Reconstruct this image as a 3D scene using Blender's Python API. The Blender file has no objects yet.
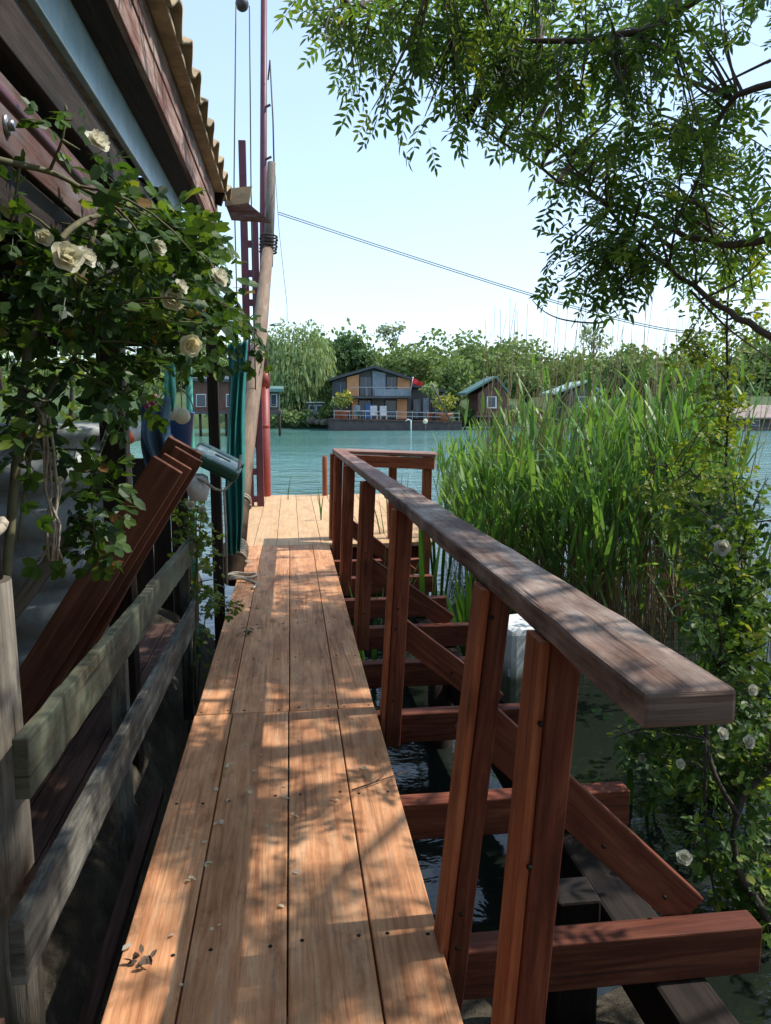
import bpy, math, random
import numpy as np
from mathutils import Vector, Matrix
random.seed(7); rng = np.random.default_rng(11)
R = math.radians
scene = bpy.context.scene
col = scene.collection

# ------------------------------------------------------------------ camera
FPX = 780.0; PITCH = math.atan(109/FPX); YAW = math.atan(95.5/FPX*math.cos(PITCH)); CAM = Vector((0, 0, 1.5))
cd = bpy.data.cameras.new('camera'); cam = bpy.data.objects.new('camera', cd); col.objects.link(cam)
cd.sensor_fit = 'VERTICAL'; cd.sensor_height = 24; cd.lens = 24*FPX/1024; cd.clip_start = .05; cd.clip_end = 2000
cam.location = CAM; cam.rotation_euler = (R(90)-PITCH, 0, -YAW)
scene.camera = cam

def ray(x, y):
    r = (x-385.5)/FPX; u = (512-y)/FPX
    fh = math.cos(PITCH)+u*math.sin(PITCH); up = -math.sin(PITCH)+u*math.cos(PITCH)
    return Vector((r*math.cos(YAW)+fh*math.sin(YAW), -r*math.sin(YAW)+fh*math.cos(YAW), up))
def at(x, y, Y):            # a measured point of the photograph at distance Y along the walkway
    d = ray(x, y); return CAM+d*(Y/d.y)
def atz(x, y, z):           # the same on a level surface
    d = ray(x, y); return CAM+d*((z-CAM.z)/d.z)

# ------------------------------------------------------------------ light
SUN = Vector((0.615, 0.045, 0.787)).normalized()
w = bpy.data.worlds.new('World'); scene.world = w; w.use_nodes = True
nt = w.node_tree
sky = nt.nodes.new('ShaderNodeTexSky'); sky.sky_type = 'NISHITA'; sky.sun_disc = False
sky.sun_elevation = math.asin(SUN.z); sky.sun_rotation = math.atan2(SUN.x, SUN.y)
sky.air_density = 1.0; sky.dust_density = 0.5; sky.ozone_density = 1.6
bg = nt.nodes['Background']; bg.inputs['Strength'].default_value = 0.15
tint = nt.nodes.new('ShaderNodeMix'); tint.data_type = 'RGBA'; tint.blend_type = 'MULTIPLY'; tint.inputs[0].default_value = 1
tint.inputs[7].default_value = (3.4, 3.8, 4.2, 1)          # bright hazy summer sky
gam = nt.nodes.new('ShaderNodeGamma'); gam.inputs[1].default_value = .5
nt.links.new(sky.outputs[0], gam.inputs[0]); nt.links.new(gam.outputs[0], tint.inputs[6]); nt.links.new(tint.outputs[2], bg.inputs[0])
sl = bpy.data.lights.new('sun', 'SUN'); sl.energy = 5.0; sl.angle = R(0.5); sl.color = (1, .95, .87)
so = bpy.data.objects.new('sun', sl); col.objects.link(so); so.rotation_euler = SUN.to_track_quat('Z', 'Y').to_euler(); so.location = (20, 0, 30)
scene.view_settings.view_transform = 'Standard'; scene.view_settings.look = 'None'; scene.view_settings.exposure = 0
scene.cycles.max_bounces = 8; scene.cycles.transparent_max_bounces = 8

# ------------------------------------------------------------------ tagging
def tag(o, label=None, cat=None, group=None, kind=None):
    if label: o['label'] = label
    if cat: o['category'] = cat
    if group: o['group'] = group
    if kind: o['kind'] = kind
    return o
def empty(name, loc, label, cat, group=None):
    o = bpy.data.objects.new(name, None); col.objects.link(o); o.location = loc; o.empty_display_size = .1
    return tag(o, label, cat, group)

# ------------------------------------------------------------------ materials
def newmat(name):
    m = bpy.data.materials.new(name); m.use_nodes = True
    return m, m.node_tree, m.node_tree.nodes['Principled BSDF']
def ramp(t, src, stops):
    r = t.nodes.new('ShaderNodeValToRGB'); e = r.color_ramp.elements
    while len(e) < len(stops): e.new(.5)
    for el, (p, c) in zip(e, stops): el.position = p; el.color = (*c, 1) if len(c) == 3 else c
    t.links.new(src, r.inputs[0]); return r.outputs[0]
def mixc(t, fac, a, b, mode='MIX'):
    m = t.nodes.new('ShaderNodeMix'); m.data_type = 'RGBA'; m.blend_type = mode
    for sock, v in ((m.inputs[0], fac), (m.inputs[6], a), (m.inputs[7], b)):
        if hasattr(v, 'node'): t.links.new(v, sock)
        else: sock.default_value = v if isinstance(v, (int, float)) else ((*v, 1) if len(v) == 3 else v)
    return m.outputs[2]
def mathn(t, op, a, b=0.0):
    m = t.nodes.new('ShaderNodeMath'); m.operation = op
    for s, v in zip(m.inputs, (a, b)):
        if hasattr(v, 'node'): t.links.new(v, s)
        else: s.default_value = v
    return m.outputs[0]
def noise(t, vec, scale, detail=4, rough=.55, dist=0.0):
    n = t.nodes.new('ShaderNodeTexNoise'); n.inputs['Scale'].default_value = scale; n.inputs['Detail'].default_value = detail
    n.inputs['Roughness'].default_value = rough; n.inputs['Distortion'].default_value = dist
    if vec is not None: t.links.new(vec, n.inputs['Vector'])
    return n.outputs['Fac']
def mapping(t, vec, scale):
    m = t.nodes.new('ShaderNodeMapping'); m.inputs['Scale'].default_value = scale; t.links.new(vec, m.inputs[0]); return m.outputs[0]
def bump(t, b, h, strength, dist=.01):
    n = t.nodes.new('ShaderNodeBump'); n.inputs['Strength'].default_value = strength; n.inputs['Distance'].default_value = dist
    t.links.new(h, n.inputs['Height']); t.links.new(n.outputs[0], b.inputs['Normal'])
def rnd_attr(t):
    a = t.nodes.new('ShaderNodeAttribute'); a.attribute_name = 'rnd'; return a.outputs['Fac']

def wood(name, dark, mid, light, weather=None, wamt=0.0, rough=.75, grain=1.0, piece=.35, dirt=.5, stain=None):
    m, t, b = newmat(name)
    uv = t.nodes.new('ShaderNodeUVMap'); uv.uv_map = 'UVMap'; u = uv.outputs[0]
    g1 = noise(t, mapping(t, u, (.9, 11, 1)), 2.0, 6, .58, 1.3)
    g2 = noise(t, mapping(t, u, (3, 140, 1)), 1.6, 4, .65, .2)
    c = ramp(t, g1, [(.28, dark), (.5, mid), (.74, light)])
    c = mixc(t, mathn(t, 'MULTIPLY', ramp(t, g2, [(.30, (1, 1, 1)), (.52, (0, 0, 0))]), .33*grain), c, [x*.45 for x in dark])
    wv = t.nodes.new('ShaderNodeTexWave'); wv.bands_direction = 'Y'; wv.inputs['Scale'].default_value = 9; wv.inputs['Distortion'].default_value = 7
    wv.inputs['Detail'].default_value = 3; wv.inputs['Detail Scale'].default_value = 1.0; wv.inputs['Detail Roughness'].default_value = .6; t.links.new(mapping(t, u, (.28, 1.6, 1)), wv.inputs['Vector'])
    c = mixc(t, mathn(t, 'MULTIPLY', ramp(t, wv.outputs['Fac'], [(.5, (0, 0, 0)), (.95, (1, 1, 1))]), mathn(t, 'MULTIPLY', ramp(t, noise(t, mapping(t, u, (.8, 3, 1)), 1.5, 3), [(.4, (0, 0, 0)), (.65, (1, 1, 1))]), .42*min(1, grain))), c, [x*.62 for x in dark])
    # knots
    v = t.nodes.new('ShaderNodeTexVoronoi'); v.inputs['Scale'].default_value = 1.0; t.links.new(mapping(t, u, (1.6, 5.2, 1)), v.inputs['Vector'])
    kn = ramp(t, v.outputs['Distance'], [(.05, (1, 1, 1)), (.13, (0, 0, 0))])
    c = mixc(t, mathn(t, 'MULTIPLY', kn, .6), c, [x*.4 for x in dark])
    blot = noise(t, mapping(t, u, (1.1, 2.4, 1)), 2.0, 5, .6)
    if weather:
        fac = ramp(t, mathn(t, 'ADD', mathn(t, 'MULTIPLY', noise(t, mapping(t, u, (2, 22, 1)), 1.3, 6, .7), .6), mathn(t, 'MULTIPLY', blot, .4)),
                   [(max(0, .62-wamt*.5), (0, 0, 0)), (min(1, .78-wamt*.4), (1, 1, 1))])
        c = mixc(t, fac, c, weather)
    if stain:
        fac = ramp(t, noise(t, mapping(t, u, (2.2, 7, 1)), 1.7, 6, .65), [(.52, (0, 0, 0)), (.62, (1, 1, 1))])
        c = mixc(t, fac, c, stain)
    # dirt and per-piece tone
    c = mixc(t, mathn(t, 'MULTIPLY', ramp(t, blot, [(.38, (1, 1, 1)), (.62, (0, 0, 0))]), dirt), c, mixc(t, 1.0, c, (.42, .38, .36), 'MULTIPLY'))
    sp = noise(t, mapping(t, u, (60, 90, 1)), 1.0, 3, .6)
    c = mixc(t, mathn(t, 'MULTIPLY', ramp(t, sp, [(.62, (0, 0, 0)), (.72, (1, 1, 1))]), .45*dirt+.1), c, [x*.5 for x in dark])
    pr = rnd_attr(t)
    tone = ramp(t, pr, [(0, (1-piece, 1-piece*1.05, 1-piece*1.1)), (1, (1+piece*.6, 1+piece*.55, 1+piece*.5))])
    c = mixc(t, 1.0, c, tone, 'MULTIPLY')
    t.links.new(c, b.inputs['Base Color'])
    b.inputs['Roughness'].default_value = rough; b.inputs['Specular IOR Level'].default_value = .3
    bump(t, b, mathn(t, 'ADD', g2, mathn(t, 'MULTIPLY', g1, 1.5)), .35*grain, .004)
    return m
def crack(m, amt=.8):
    t = m.node_tree; b = t.nodes['Principled BSDF']; src = b.inputs['Base Color'].links[0].from_socket
    uv = t.nodes.new('ShaderNodeUVMap'); uv.uv_map = 'UVMap'
    n = noise(t, mapping(t, uv.outputs[0], (1.1, 34, 1)), 1.0, 3, .5, .4); n2 = noise(t, mapping(t, uv.outputs[0], (5, 9, 1)), 1.0, 6, .7)
    k = ramp(t, n, [(.655, (0, 0, 0)), (.69, (1, 1, 1))]); s = ramp(t, n2, [(.55, (0, 0, 0)), (.68, (1, 1, 1))])
    c = mixc(t, mathn(t, 'MULTIPLY', s, .55), src, mixc(t, 1.0, src, (.35, .3, .28), 'MULTIPLY'))
    t.links.new(mixc(t, mathn(t, 'MULTIPLY', k, amt), c, (.025, .017, .013)), b.inputs['Base Color'])
def plain(name, c, rough=.6, metallic=0, var=.25, scale=6, bmp=.1, dirtc=None):
    m, t, b = newmat(name)
    tc = t.nodes.new('ShaderNodeTexCoord'); n = noise(t, tc.outputs['Object'], scale, 6, .6)
    cc = ramp(t, n, [(.3, [x*(1-var) for x in c]), (.7, [min(1, x*(1+var)) for x in c])])
    if dirtc:
        n2 = noise(t, tc.outputs['Object'], scale*2.7, 6, .7)
        cc = mixc(t, ramp(t, n2, [(.5, (0, 0, 0)), (.66, (.85, .85, .85))]), cc, dirtc)
    t.links.new(cc, b.inputs['Base Color']); b.inputs['Roughness'].default_value = rough; b.inputs['Metallic'].default_value = metallic
    if bmp: bump(t, b, n, bmp, .01)
    return m
def leafm(name, stops, trans=.45, rough=.45, tint=(1.25, 1.15, .45)):
    m, t, b = newmat(name)
    c = ramp(t, rnd_attr(t), stops)
    tc = t.nodes.new('ShaderNodeTexCoord')
    c = mixc(t, 1.0, c, ramp(t, noise(t, tc.outputs['Object'], 1.7, 3), [(.3, (.7, .72, .7)), (.7, (1.2, 1.2, 1.1))]), 'MULTIPLY')
    t.links.new(c, b.inputs['Base Color']); b.inputs['Roughness'].default_value = rough; b.inputs['Specular IOR Level'].default_value = .35
    tr = t.nodes.new('ShaderNodeBsdfTranslucent'); t.links.new(mixc(t, 1.0, c, tint, 'MULTIPLY'), tr.inputs[0])
    ms = t.nodes.new('ShaderNodeMixShader'); ms.inputs[0].default_value = trans
    t.links.new(b.outputs[0], ms.inputs[1]); t.links.new(tr.outputs[0], ms.inputs[2])
    t.links.new(ms.outputs[0], t.nodes['Material Output'].inputs[0])
    return m

M = {}
M['deck'] = wood('deck_wood', (.50, .205, .088), (.80, .388, .188), (.90, .545, .31), piece=.26, weather=(.42, .33, .27), wamt=.12, dirt=.55, grain=.8)
M['deck_new'] = wood('pale_deck_wood', (.55, .31, .15), (.66, .42, .22), (.74, .5, .29), piece=.12, dirt=.25, grain=.7)
M['red'] = wood('red_stained_wood', (.11, .026, .014), (.20, .052, .025), (.34, .115, .058), piece=.3, dirt=.4)
M['redpost'] = wood('orange_stained_wood', (.26, .066, .027), (.44, .135, .056), (.58, .23, .105), piece=.22, dirt=.5)
M['rail_far'] = wood('worn_red_rail', (.22, .085, .055), (.38, .18, .12), (.5, .28, .2), weather=(.33, .27, .25), wamt=.35, dirt=.5)
M['rail_near'] = wood('weathered_rail', (.12, .058, .038), (.27, .155, .11), (.43, .28, .21), weather=(.44, .37, .33), wamt=.4, dirt=.9, grain=1.6)
M['gray'] = wood('grey_weathered_wood', (.045, .04, .034), (.10, .092, .075), (.2, .19, .16), weather=(.27, .27, .23), wamt=.35, dirt=.7, grain=1.7, stain=(.07, .075, .075))
M['greenish'] = wood('lichen_weathered_wood', (.075, .055, .033), (.15, .11, .068), (.22, .18, .12), weather=(.15, .175, .12), wamt=.5, dirt=.5, grain=1.3)
M['palepost'] = wood('pale_post_wood', (.10, .085, .065), (.19, .165, .135), (.3, .27, .225), dirt=.5, grain=1.3)
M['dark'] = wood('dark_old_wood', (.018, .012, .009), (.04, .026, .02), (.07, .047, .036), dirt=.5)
M['black'] = wood('shade_black_wood', (.009, .006, .004), (.022, .014, .010), (.04, .027, .02), dirt=.4)  # near-black tone carries the bush shade on the long bearer; screws share it
for k_ in ('rail_near', 'rail_far', 'gray', 'greenish', 'palepost'): crack(M[k_])
crack(M['redpost'], .55); crack(M['red'], .55); crack(M['deck'], .35)
M['log'] = wood('stripped_log', (.26, .17, .11), (.40, .28, .19), (.5, .38, .27), dirt=.4, grain=.8, stain=(.28, .21, .15))
def darker_foot(m, z0, z1, c):
    t = m.node_tree; b = t.nodes['Principled BSDF']; src = b.inputs['Base Color'].links[0].from_socket
    g = t.nodes.new('ShaderNodeNewGeometry'); s = t.nodes.new('ShaderNodeSeparateXYZ'); t.links.new(g.outputs['Position'], s.inputs[0])
    f = mathn(t, 'ADD', mathn(t, 'DIVIDE', mathn(t, 'SUBTRACT', s.outputs[2], z0), z1-z0), mathn(t, 'MULTIPLY', mathn(t, 'SUBTRACT', noise(t, g.outputs['Position'], 5, 4), .5), .8))
    t.links.new(mixc(t, ramp(t, f, [(0, (1, 1, 1)), (1, (0, 0, 0))]), src, mixc(t, 1.0, src, c, 'MULTIPLY')), b.inputs['Base Color'])
darker_foot(M['log'], .1, 1.1, (.38, .33, .3))
M['fascia'] = wood('peeling_fascia', (.13, .05, .035), (.27, .115, .085), (.38, .2, .15), weather=(.5, .4, .35), wamt=.35, dirt=.6, grain=1.3)
M['header'] = wood('reddish_header', (.09, .036, .026), (.18, .08, .06), (.3, .15, .12), weather=(.25, .22, .22), wamt=.35, dirt=.6)
M['board'] = wood('red_plank', (.13, .045, .026), (.20, .075, .043), (.28, .12, .07), piece=.35, dirt=.5, grain=.8)
M['floor'] = wood('porch_floor', (.06, .03, .022), (.12, .065, .05), (.2, .12, .095), dirt=.6, piece=.35)
M['blue'] = plain('pale_blue_paint', (.47, .67, .82), .28, 0, .2, 5, .05, (.66, .76, .82))
M['redpaint'] = plain('red_oxide_paint', (.26, .032, .02), .5, 0, .2, 9, .05, (.2, .035, .025))
M['maroon'] = plain('maroon_paint', (.12, .03, .045), .5, 0, .25, 9, .05)
M['steel'] = plain('dull_steel', (.35, .35, .36), .35, .8, .2, 20, .05)
M['roof'] = plain('ochre_corrugated_sheet', (.44, .33, .20), .8, 0, .4, 5, .3, (.24, .18, .12))
M['rope'] = plain('old_rope', (.42, .36, .28), .9, 0, .3, 60, .4)
M['wire'] = plain('dark_wire', (.05, .05, .055), .5)
M['teal'] = plain('teal_tarp', (.025, .22, .2), .6, 0, .3, 5, .1)
M['jeans'] = plain('blue_cloth', (.09, .17, .26), .9, 0, .25, 9, .2)
M['pink'] = plain('pink_cloth', (.75, .22, .42), .8)
M['mint'] = plain('mint_plastic', (.12, .52, .40), .5)
M['white'] = plain('off_white_plastic', (.82, .82, .8), .5, 0, .06, 3, .03, (.5, .5, .47))
M['tank'] = plain('grey_white_plastic', (.36, .39, .39), .5, 0, .25, 3, .03, (.22, .24, .22))
M['orange'] = plain('orange_red_band', (.62, .1, .03), .5)
M['green'] = plain('dark_green_plastic', (.022, .085, .05), .4, 0, .2, 8, .03)
M['greypale'] = plain('pale_green_grey_plastic', (.38, .46, .42), .5, 0, .15, 8, .03)
M['bluepl'] = plain('blue_plastic', (.04, .12, .35), .4)
M['bark'] = plain('dark_bark', (.06, .045, .035), .9, 0, .4, 25, .5)
M['twig'] = plain('brown_twig', (.10, .065, .045), .85, 0, .35, 25, .3)
M['stem'] = plain('green_brown_stem', (.13, .12, .06), .8, 0, .35, 25, .3)
M['petal'] = leafm('cream_petal', [(0, (.76, .70, .54)), (1, (.86, .82, .68))], .4, .6, (1, .95, .8))
M['petalw'] = leafm('white_petal', [(0, (.74, .7, .6)), (1, (.85, .83, .76))], .4, .6, (1, .97, .9))
M['ash'] = leafm('ash_leaf', [(0, (.06, .115, .045)), (.5, (.10, .185, .055)), (.82, (.18, .28, .06)), (1, (.38, .42, .08))], .64)
M['rose'] = leafm('rose_leaf', [(0, (.03, .065, .02)), (.55, (.06, .13, .03)), (.82, (.13, .22, .04)), (.95, (.28, .33, .06)), (1, (.3, .16, .06))], .48)
M['rosed'] = leafm('bank_rose_leaf', [(0, (.04, .085, .026)), (.5, (.085, .165, .04)), (.85, (.16, .25, .05)), (1, (.32, .34, .08))], .5)
M['rosey'] = leafm('young_leaf', [(0, (.07, .13, .025)), (.6, (.15, .23, .04)), (1, (.28, .32, .07))], .5)
M['reed'] = leafm('reed_leaf', [(0, (.07, .16, .05)), (.5, (.155, .30, .075)), (.82, (.28, .43, .13)), (.93, (.3, .34, .17)), (1, (.36, .31, .18))], .48, .35, (1.15, 1.15, .5))
M['reedstem'] = leafm('reed_stem', [(0, (.13, .075, .035)), (.5, (.25, .165, .085)), (1, (.4, .32, .19))], .1, .6, (1, .9, .6))
M['creeper'] = leafm('creeper_leaf', [(0, (.12, .19, .03)), (.6, (.24, .32, .05)), (1, (.42, .42, .10))], .5)
M['iris'] = leafm('iris_leaf', [(0, (.035, .1, .025)), (1, (.09, .19, .04))], .4)
M['wood_far'] = leafm('far_leaf', [(0, (.08, .13, .045)), (.5, (.17, .24, .075)), (1, (.30, .38, .13))], .3, .7, (1.1, 1.1, .55))
M['dark_far'] = leafm('dark_far_leaf', [(0, (.035, .075, .03)), (.6, (.065, .13, .045)), (1, (.11, .18, .06))], .25, .7)
M['willow'] = leafm('willow_leaf', [(0, (.15, .22, .09)), (.5, (.26, .34, .15)), (1, (.38, .46, .22))], .4, .7, (1.1, 1.05, .6))
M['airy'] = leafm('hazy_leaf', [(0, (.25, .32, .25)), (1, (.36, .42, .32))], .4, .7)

# ------------------------------------------------------------------ mesh builder
class MB:
    def __init__(s): s.v = []; s.f = []; s.uv = []; s.r = []; s.sm = []
    def face(s, idx, uv, r, sm=False): s.f.append(idx); s.uv.extend(uv); s.r.append(r); s.sm.append(sm)
    def bar(s, A, B, wd, th, up=(0, 0, 1), r=None, endscale=1.0, seg=1, wob=0.0):
        """a straight timber from A to B, wd across, th along up; grain along it"""
        A = Vector(A); B = Vector(B); d = (B-A); L = d.length; d.normalize(); up = Vector(up)
        sd = d.cross(up).normalized(); up = sd.cross(d).normalized()
        r = random.random() if r is None else r; uo = random.uniform(0, 40); vo = random.uniform(0, 40)
        b = len(s.v)
        for k in range(seg+1):
            f = k/seg; sc = 1+(endscale-1)*f
            off = Vector((0, 0, 0)) if wob == 0 else sd*random.uniform(-wob, wob)+up*random.uniform(-wob, wob)
            for (a, c) in ((-1, -1), (1, -1), (1, 1), (-1, 1)):
                s.v.append(A+d*(L*f)+sd*(a*wd/2*sc)+up*(c*th/2*sc)+off)
        vs = [0, wd, wd+th, 2*wd+th, 2*(wd+th)]
        for k in range(seg):
            u0 = uo+L*k/seg; u1 = uo+L*(k+1)/seg
            for j in range(4):
                p = b+4*k; q = b+4*(k+1); j2 = (j+1) % 4
                s.face([p+j, p+j2, q+j2, q+j], [(u0, vo+vs[j]), (u0, vo+vs[j+1]), (u1, vo+vs[j+1]), (u1, vo+vs[j])], r)
        q = b+4*seg
        s.face([b+3, b+2, b+1, b], [(uo, vo), (uo+.05, vo), (uo+.05, vo+th), (uo, vo+th)], r*.8)
        s.face([q, q+1, q+2, q+3], [(uo, vo), (uo+.05, vo), (uo+.05, vo+th), (uo, vo+th)], r*.8)
        return s
    def box(s, c, d, r=None):
        c = Vector(c); m = max(range(3), key=lambda i: d[i]); h = Vector((0, 0, 0)); h[m] = d[m]/2
        if m == 2: return s.bar(c-h, c+h, d[0], d[1], (0, 1, 0), r)
        return s.bar(c-h, c+h, d[1] if m == 0 else d[0], d[2], (0, 0, 1), r)
    def tube(s, pts, rad, n=8, r=None, caps=True):
        pts = [Vector(p) for p in pts]; K = len(pts)
        rad = [rad]*K if isinstance(rad, (int, float)) else rad
        r = random.random() if r is None else r; uo = random.uniform(0, 40); b = len(s.v); L = 0; prev = None; us = []
        for k in range(K):
            d = (pts[min(k+1, K-1)]-pts[max(k-1, 0)]).normalized()
            if prev is None:
                ref = Vector((0, 0, 1)) if abs(d.z) < .9 else Vector((1, 0, 0)); x = d.cross(ref).normalized()
            else: x = (prev-d*prev.dot(d)).normalized()
            prev = x; y = d.cross(x)
            if k: L += (pts[k]-pts[k-1]).length
            us.append(uo+L)
            for j in range(n):
                a = 2*math.pi*j/n; s.v.append(pts[k]+(x*math.cos(a)+y*math.sin(a))*rad[k])
        for k in range(K-1):
            for j in range(n):
                j2 = (j+1) % n; c0 = 2*math.pi*rad[k]*j/n; c1 = 2*math.pi*rad[k]*(j+1)/n
                s.face([b+k*n+j, b+k*n+j2, b+(k+1)*n+j2, b+(k+1)*n+j], [(us[k], c0), (us[k], c1), (us[k+1], c1), (us[k+1], c0)], r, True)
        if caps:
            s.face([b+j for j in reversed(range(n))], [(uo, 0)]*n, r); s.face([b+(K-1)*n+j for j in range(n)], [(uo, 0)]*n, r)
        return s
    def lathe(s, c, prof, n=24, r=.5, axis=None):
        c = Vector(c); b = len(s.v); K = len(prof); q = Vector(axis).to_track_quat('Z', 'Y') if axis is not None else None
        for (rr, z) in prof:
            for j in range(n):
                a = 2*math.pi*j/n; p = Vector((rr*math.cos(a), rr*math.sin(a), z))
                s.v.append(c+(q @ p if q else p))
        for k in range(K-1):
            for j in range(n):
                j2 = (j+1) % n
                s.face([b+k*n+j, b+k*n+j2, b+(k+1)*n+j2, b+(k+1)*n+j], [(prof[k][1], j*.05), (prof[k][1], j*.05+.05), (prof[k+1][1], j*.05+.05), (prof[k+1][1], j*.05)], r, True)
        return s
    def poly(s, pts, r=None, th=None, sm=False):
        """flat polygon, or a slab when th (vector) is given"""
        pts = [Vector(p) for p in pts]; n = len(pts); b = len(s.v); r = random.random() if r is None else r
        s.v.extend(pts); uv = [(p.x+p.y, p.z+p.y*.3) for p in pts]
        if th is None: s.face(list(range(b, b+n)), uv, r, sm); return s
        th = Vector(th); s.v.extend([p+th for p in pts])
        s.face(list(range(b, b+n)), uv, r); s.face(list(reversed(range(b+n, b+2*n))), uv[::-1], r)
        for j in range(n):
            k = (j+1) % n; L = (pts[k]-pts[j]).length
            s.face([b+k, b+j, b+n+j, b+n+k], [(L, 0), (0, 0), (0, th.length), (L, th.length)], r)
        return s
    def grid(s, fn, nu, nv, r=.5, sm=True):
        b = len(s.v)
        for i in range(nu+1):
            for j in range(nv+1): s.v.append(Vector(fn(i/nu, j/nv)))
        for i in range(nu):
            for j in range(nv):
                a = b+i*(nv+1)+j
                s.face([a, a+nv+1, a+nv+2, a+1], [(i/nu, j/nv), ((i+1)/nu, j/nv), ((i+1)/nu, (j+1)/nv), (i/nu, (j+1)/nv)], r, sm)
        return s
    def build(s, name, mat, parent=None, bevel=0, solid=0, subsurf=0):
        me = bpy.data.meshes.new(name); me.from_pydata([tuple(v) for v in s.v], [], s.f)
        uvl = me.uv_layers.new(name='UVMap'); uvl.data.foreach_set('uv', np.array(s.uv, dtype=np.float32).ravel())
        a = me.attributes.new('rnd', 'FLOAT', 'FACE'); a.data.foreach_set('value', np.array(s.r, dtype=np.float32))
        me.polygons.foreach_set('use_smooth', s.sm); me.materials.append(mat); me.update()
        o = bpy.data.objects.new(name, me); col.objects.link(o)
        if solid: md = o.modifiers.new('solid', 'SOLIDIFY'); md.thickness = solid; md.offset = 0
        if subsurf: md = o.modifiers.new('sub', 'SUBSURF'); md.levels = subsurf; md.render_levels = subsurf
        if bevel: md = o.modifiers.new('bevel', 'BEVEL'); md.width = bevel; md.segments = 2; md.limit_method = 'ANGLE'; md.angle_limit = R(40)
        if parent: attach(o, parent)
        return o
def attach(o, parent):
    o.parent = parent
    p = parent; off = Vector((0, 0, 0))
    while p: off += p.location; p = p.parent
    o.location = -off      # meshes are written in world coordinates
    return o

# leaves: arrays of small folded leaf shapes
class LF:
    def __init__(s): s.V = []; s.F = []; s.r = []; s.n = 0
    def leaves(s, base, d, nrm, L, W, r, fold=.12, shape='ovate'):
        """base,d,nrm: (n,3); L,W,r: (n,)"""
        base = np.asarray(base, float); n = len(base)
        if n == 0: return
        d = d/np.linalg.norm(d, axis=1, keepdims=True); sd = np.cross(nrm, d); sd /= (np.linalg.norm(sd, axis=1, keepdims=True)+1e-9); nn = np.cross(d, sd)
        if shape == 'ovate': T = [(0, 0, 0), (.28, .42, .5), (.66, .36, .35), (1, 0, -.3), (.66, -.36, .35), (.28, -.42, .5)]
        elif shape == 'round': T = [(0, 0, 0), (.22, .5, .4), (.7, .5, .3), (1, 0, -.3), (.7, -.5, .3), (.22, -.5, .4)]
        elif shape == 'quad': T = [(0, 0, 0), (.5, .5, .2), (1, 0, 0), (.5, -.5, .2)]
        L = np.broadcast_to(L, (n,))[:, None]; W = np.broadcast_to(W, (n,))[:, None]
        P = np.stack([base+d*(x*L)+sd*(y*W)+nn*(z*fold*L) for x, y, z in T], 1)
        k = len(T); off = s.n+np.arange(n)[:, None]*k
        s.V.append(P.reshape(-1, 3))
        if k == 6: Fa = np.stack([off+np.array([0, 3, 2, 1]), off+np.array([0, 5, 4, 3])], 1).reshape(-1, 4); s.r.append(np.repeat(np.broadcast_to(r, (n,)), 2))
        else: Fa = off+np.array([0, 1, 2, 3]); s.r.append(np.broadcast_to(r, (n,)))
        s.F.append(Fa); s.n += n*k
    def strips(s, P, Wd, sd, r):
        """P:(n,k,3) centre lines, Wd:(n,k) widths, sd:(n,3)"""
        n, k, _ = P.shape; sd = sd/(np.linalg.norm(sd, axis=1, keepdims=True)+1e-9)
        A = P-sd[:, None, :]*Wd[..., None]/2; B = P+sd[:, None, :]*Wd[..., None]/2
        s.V.append(np.stack([A, B], 2).reshape(-1, 3)); base = s.n+np.arange(n)[:, None, None]*(2*k)+np.arange(k-1)[None, :, None]*2
        s.F.append((base+np.array([0, 1, 3, 2])[None, None, :]).reshape(-1, 4)); s.r.append(np.repeat(np.broadcast_to(r, (n,)), k-1)); s.n += n*k*2
    def build(s, name, mat, parent=None, kind=None):
        V = np.concatenate(s.V); F = np.concatenate(s.F).astype(np.int32); r = np.concatenate(s.r)
        me = bpy.data.meshes.new(name); me.from_pydata(V.tolist(), [], F.tolist())
        a = me.attributes.new('rnd', 'FLOAT', 'FACE'); a.data.foreach_set('value', r.astype(np.float32)); me.materials.append(mat); me.update()
        o = bpy.data.objects.new(name, me); col.objects.link(o)
        if parent: attach(o, parent)
        if kind: o['kind'] = kind
        return o
def unit(n): v = rng.normal(size=(n, 3)); return v/np.linalg.norm(v, axis=1, keepdims=True)

# ================================================================== SETTING
WZ = -0.70
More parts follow.
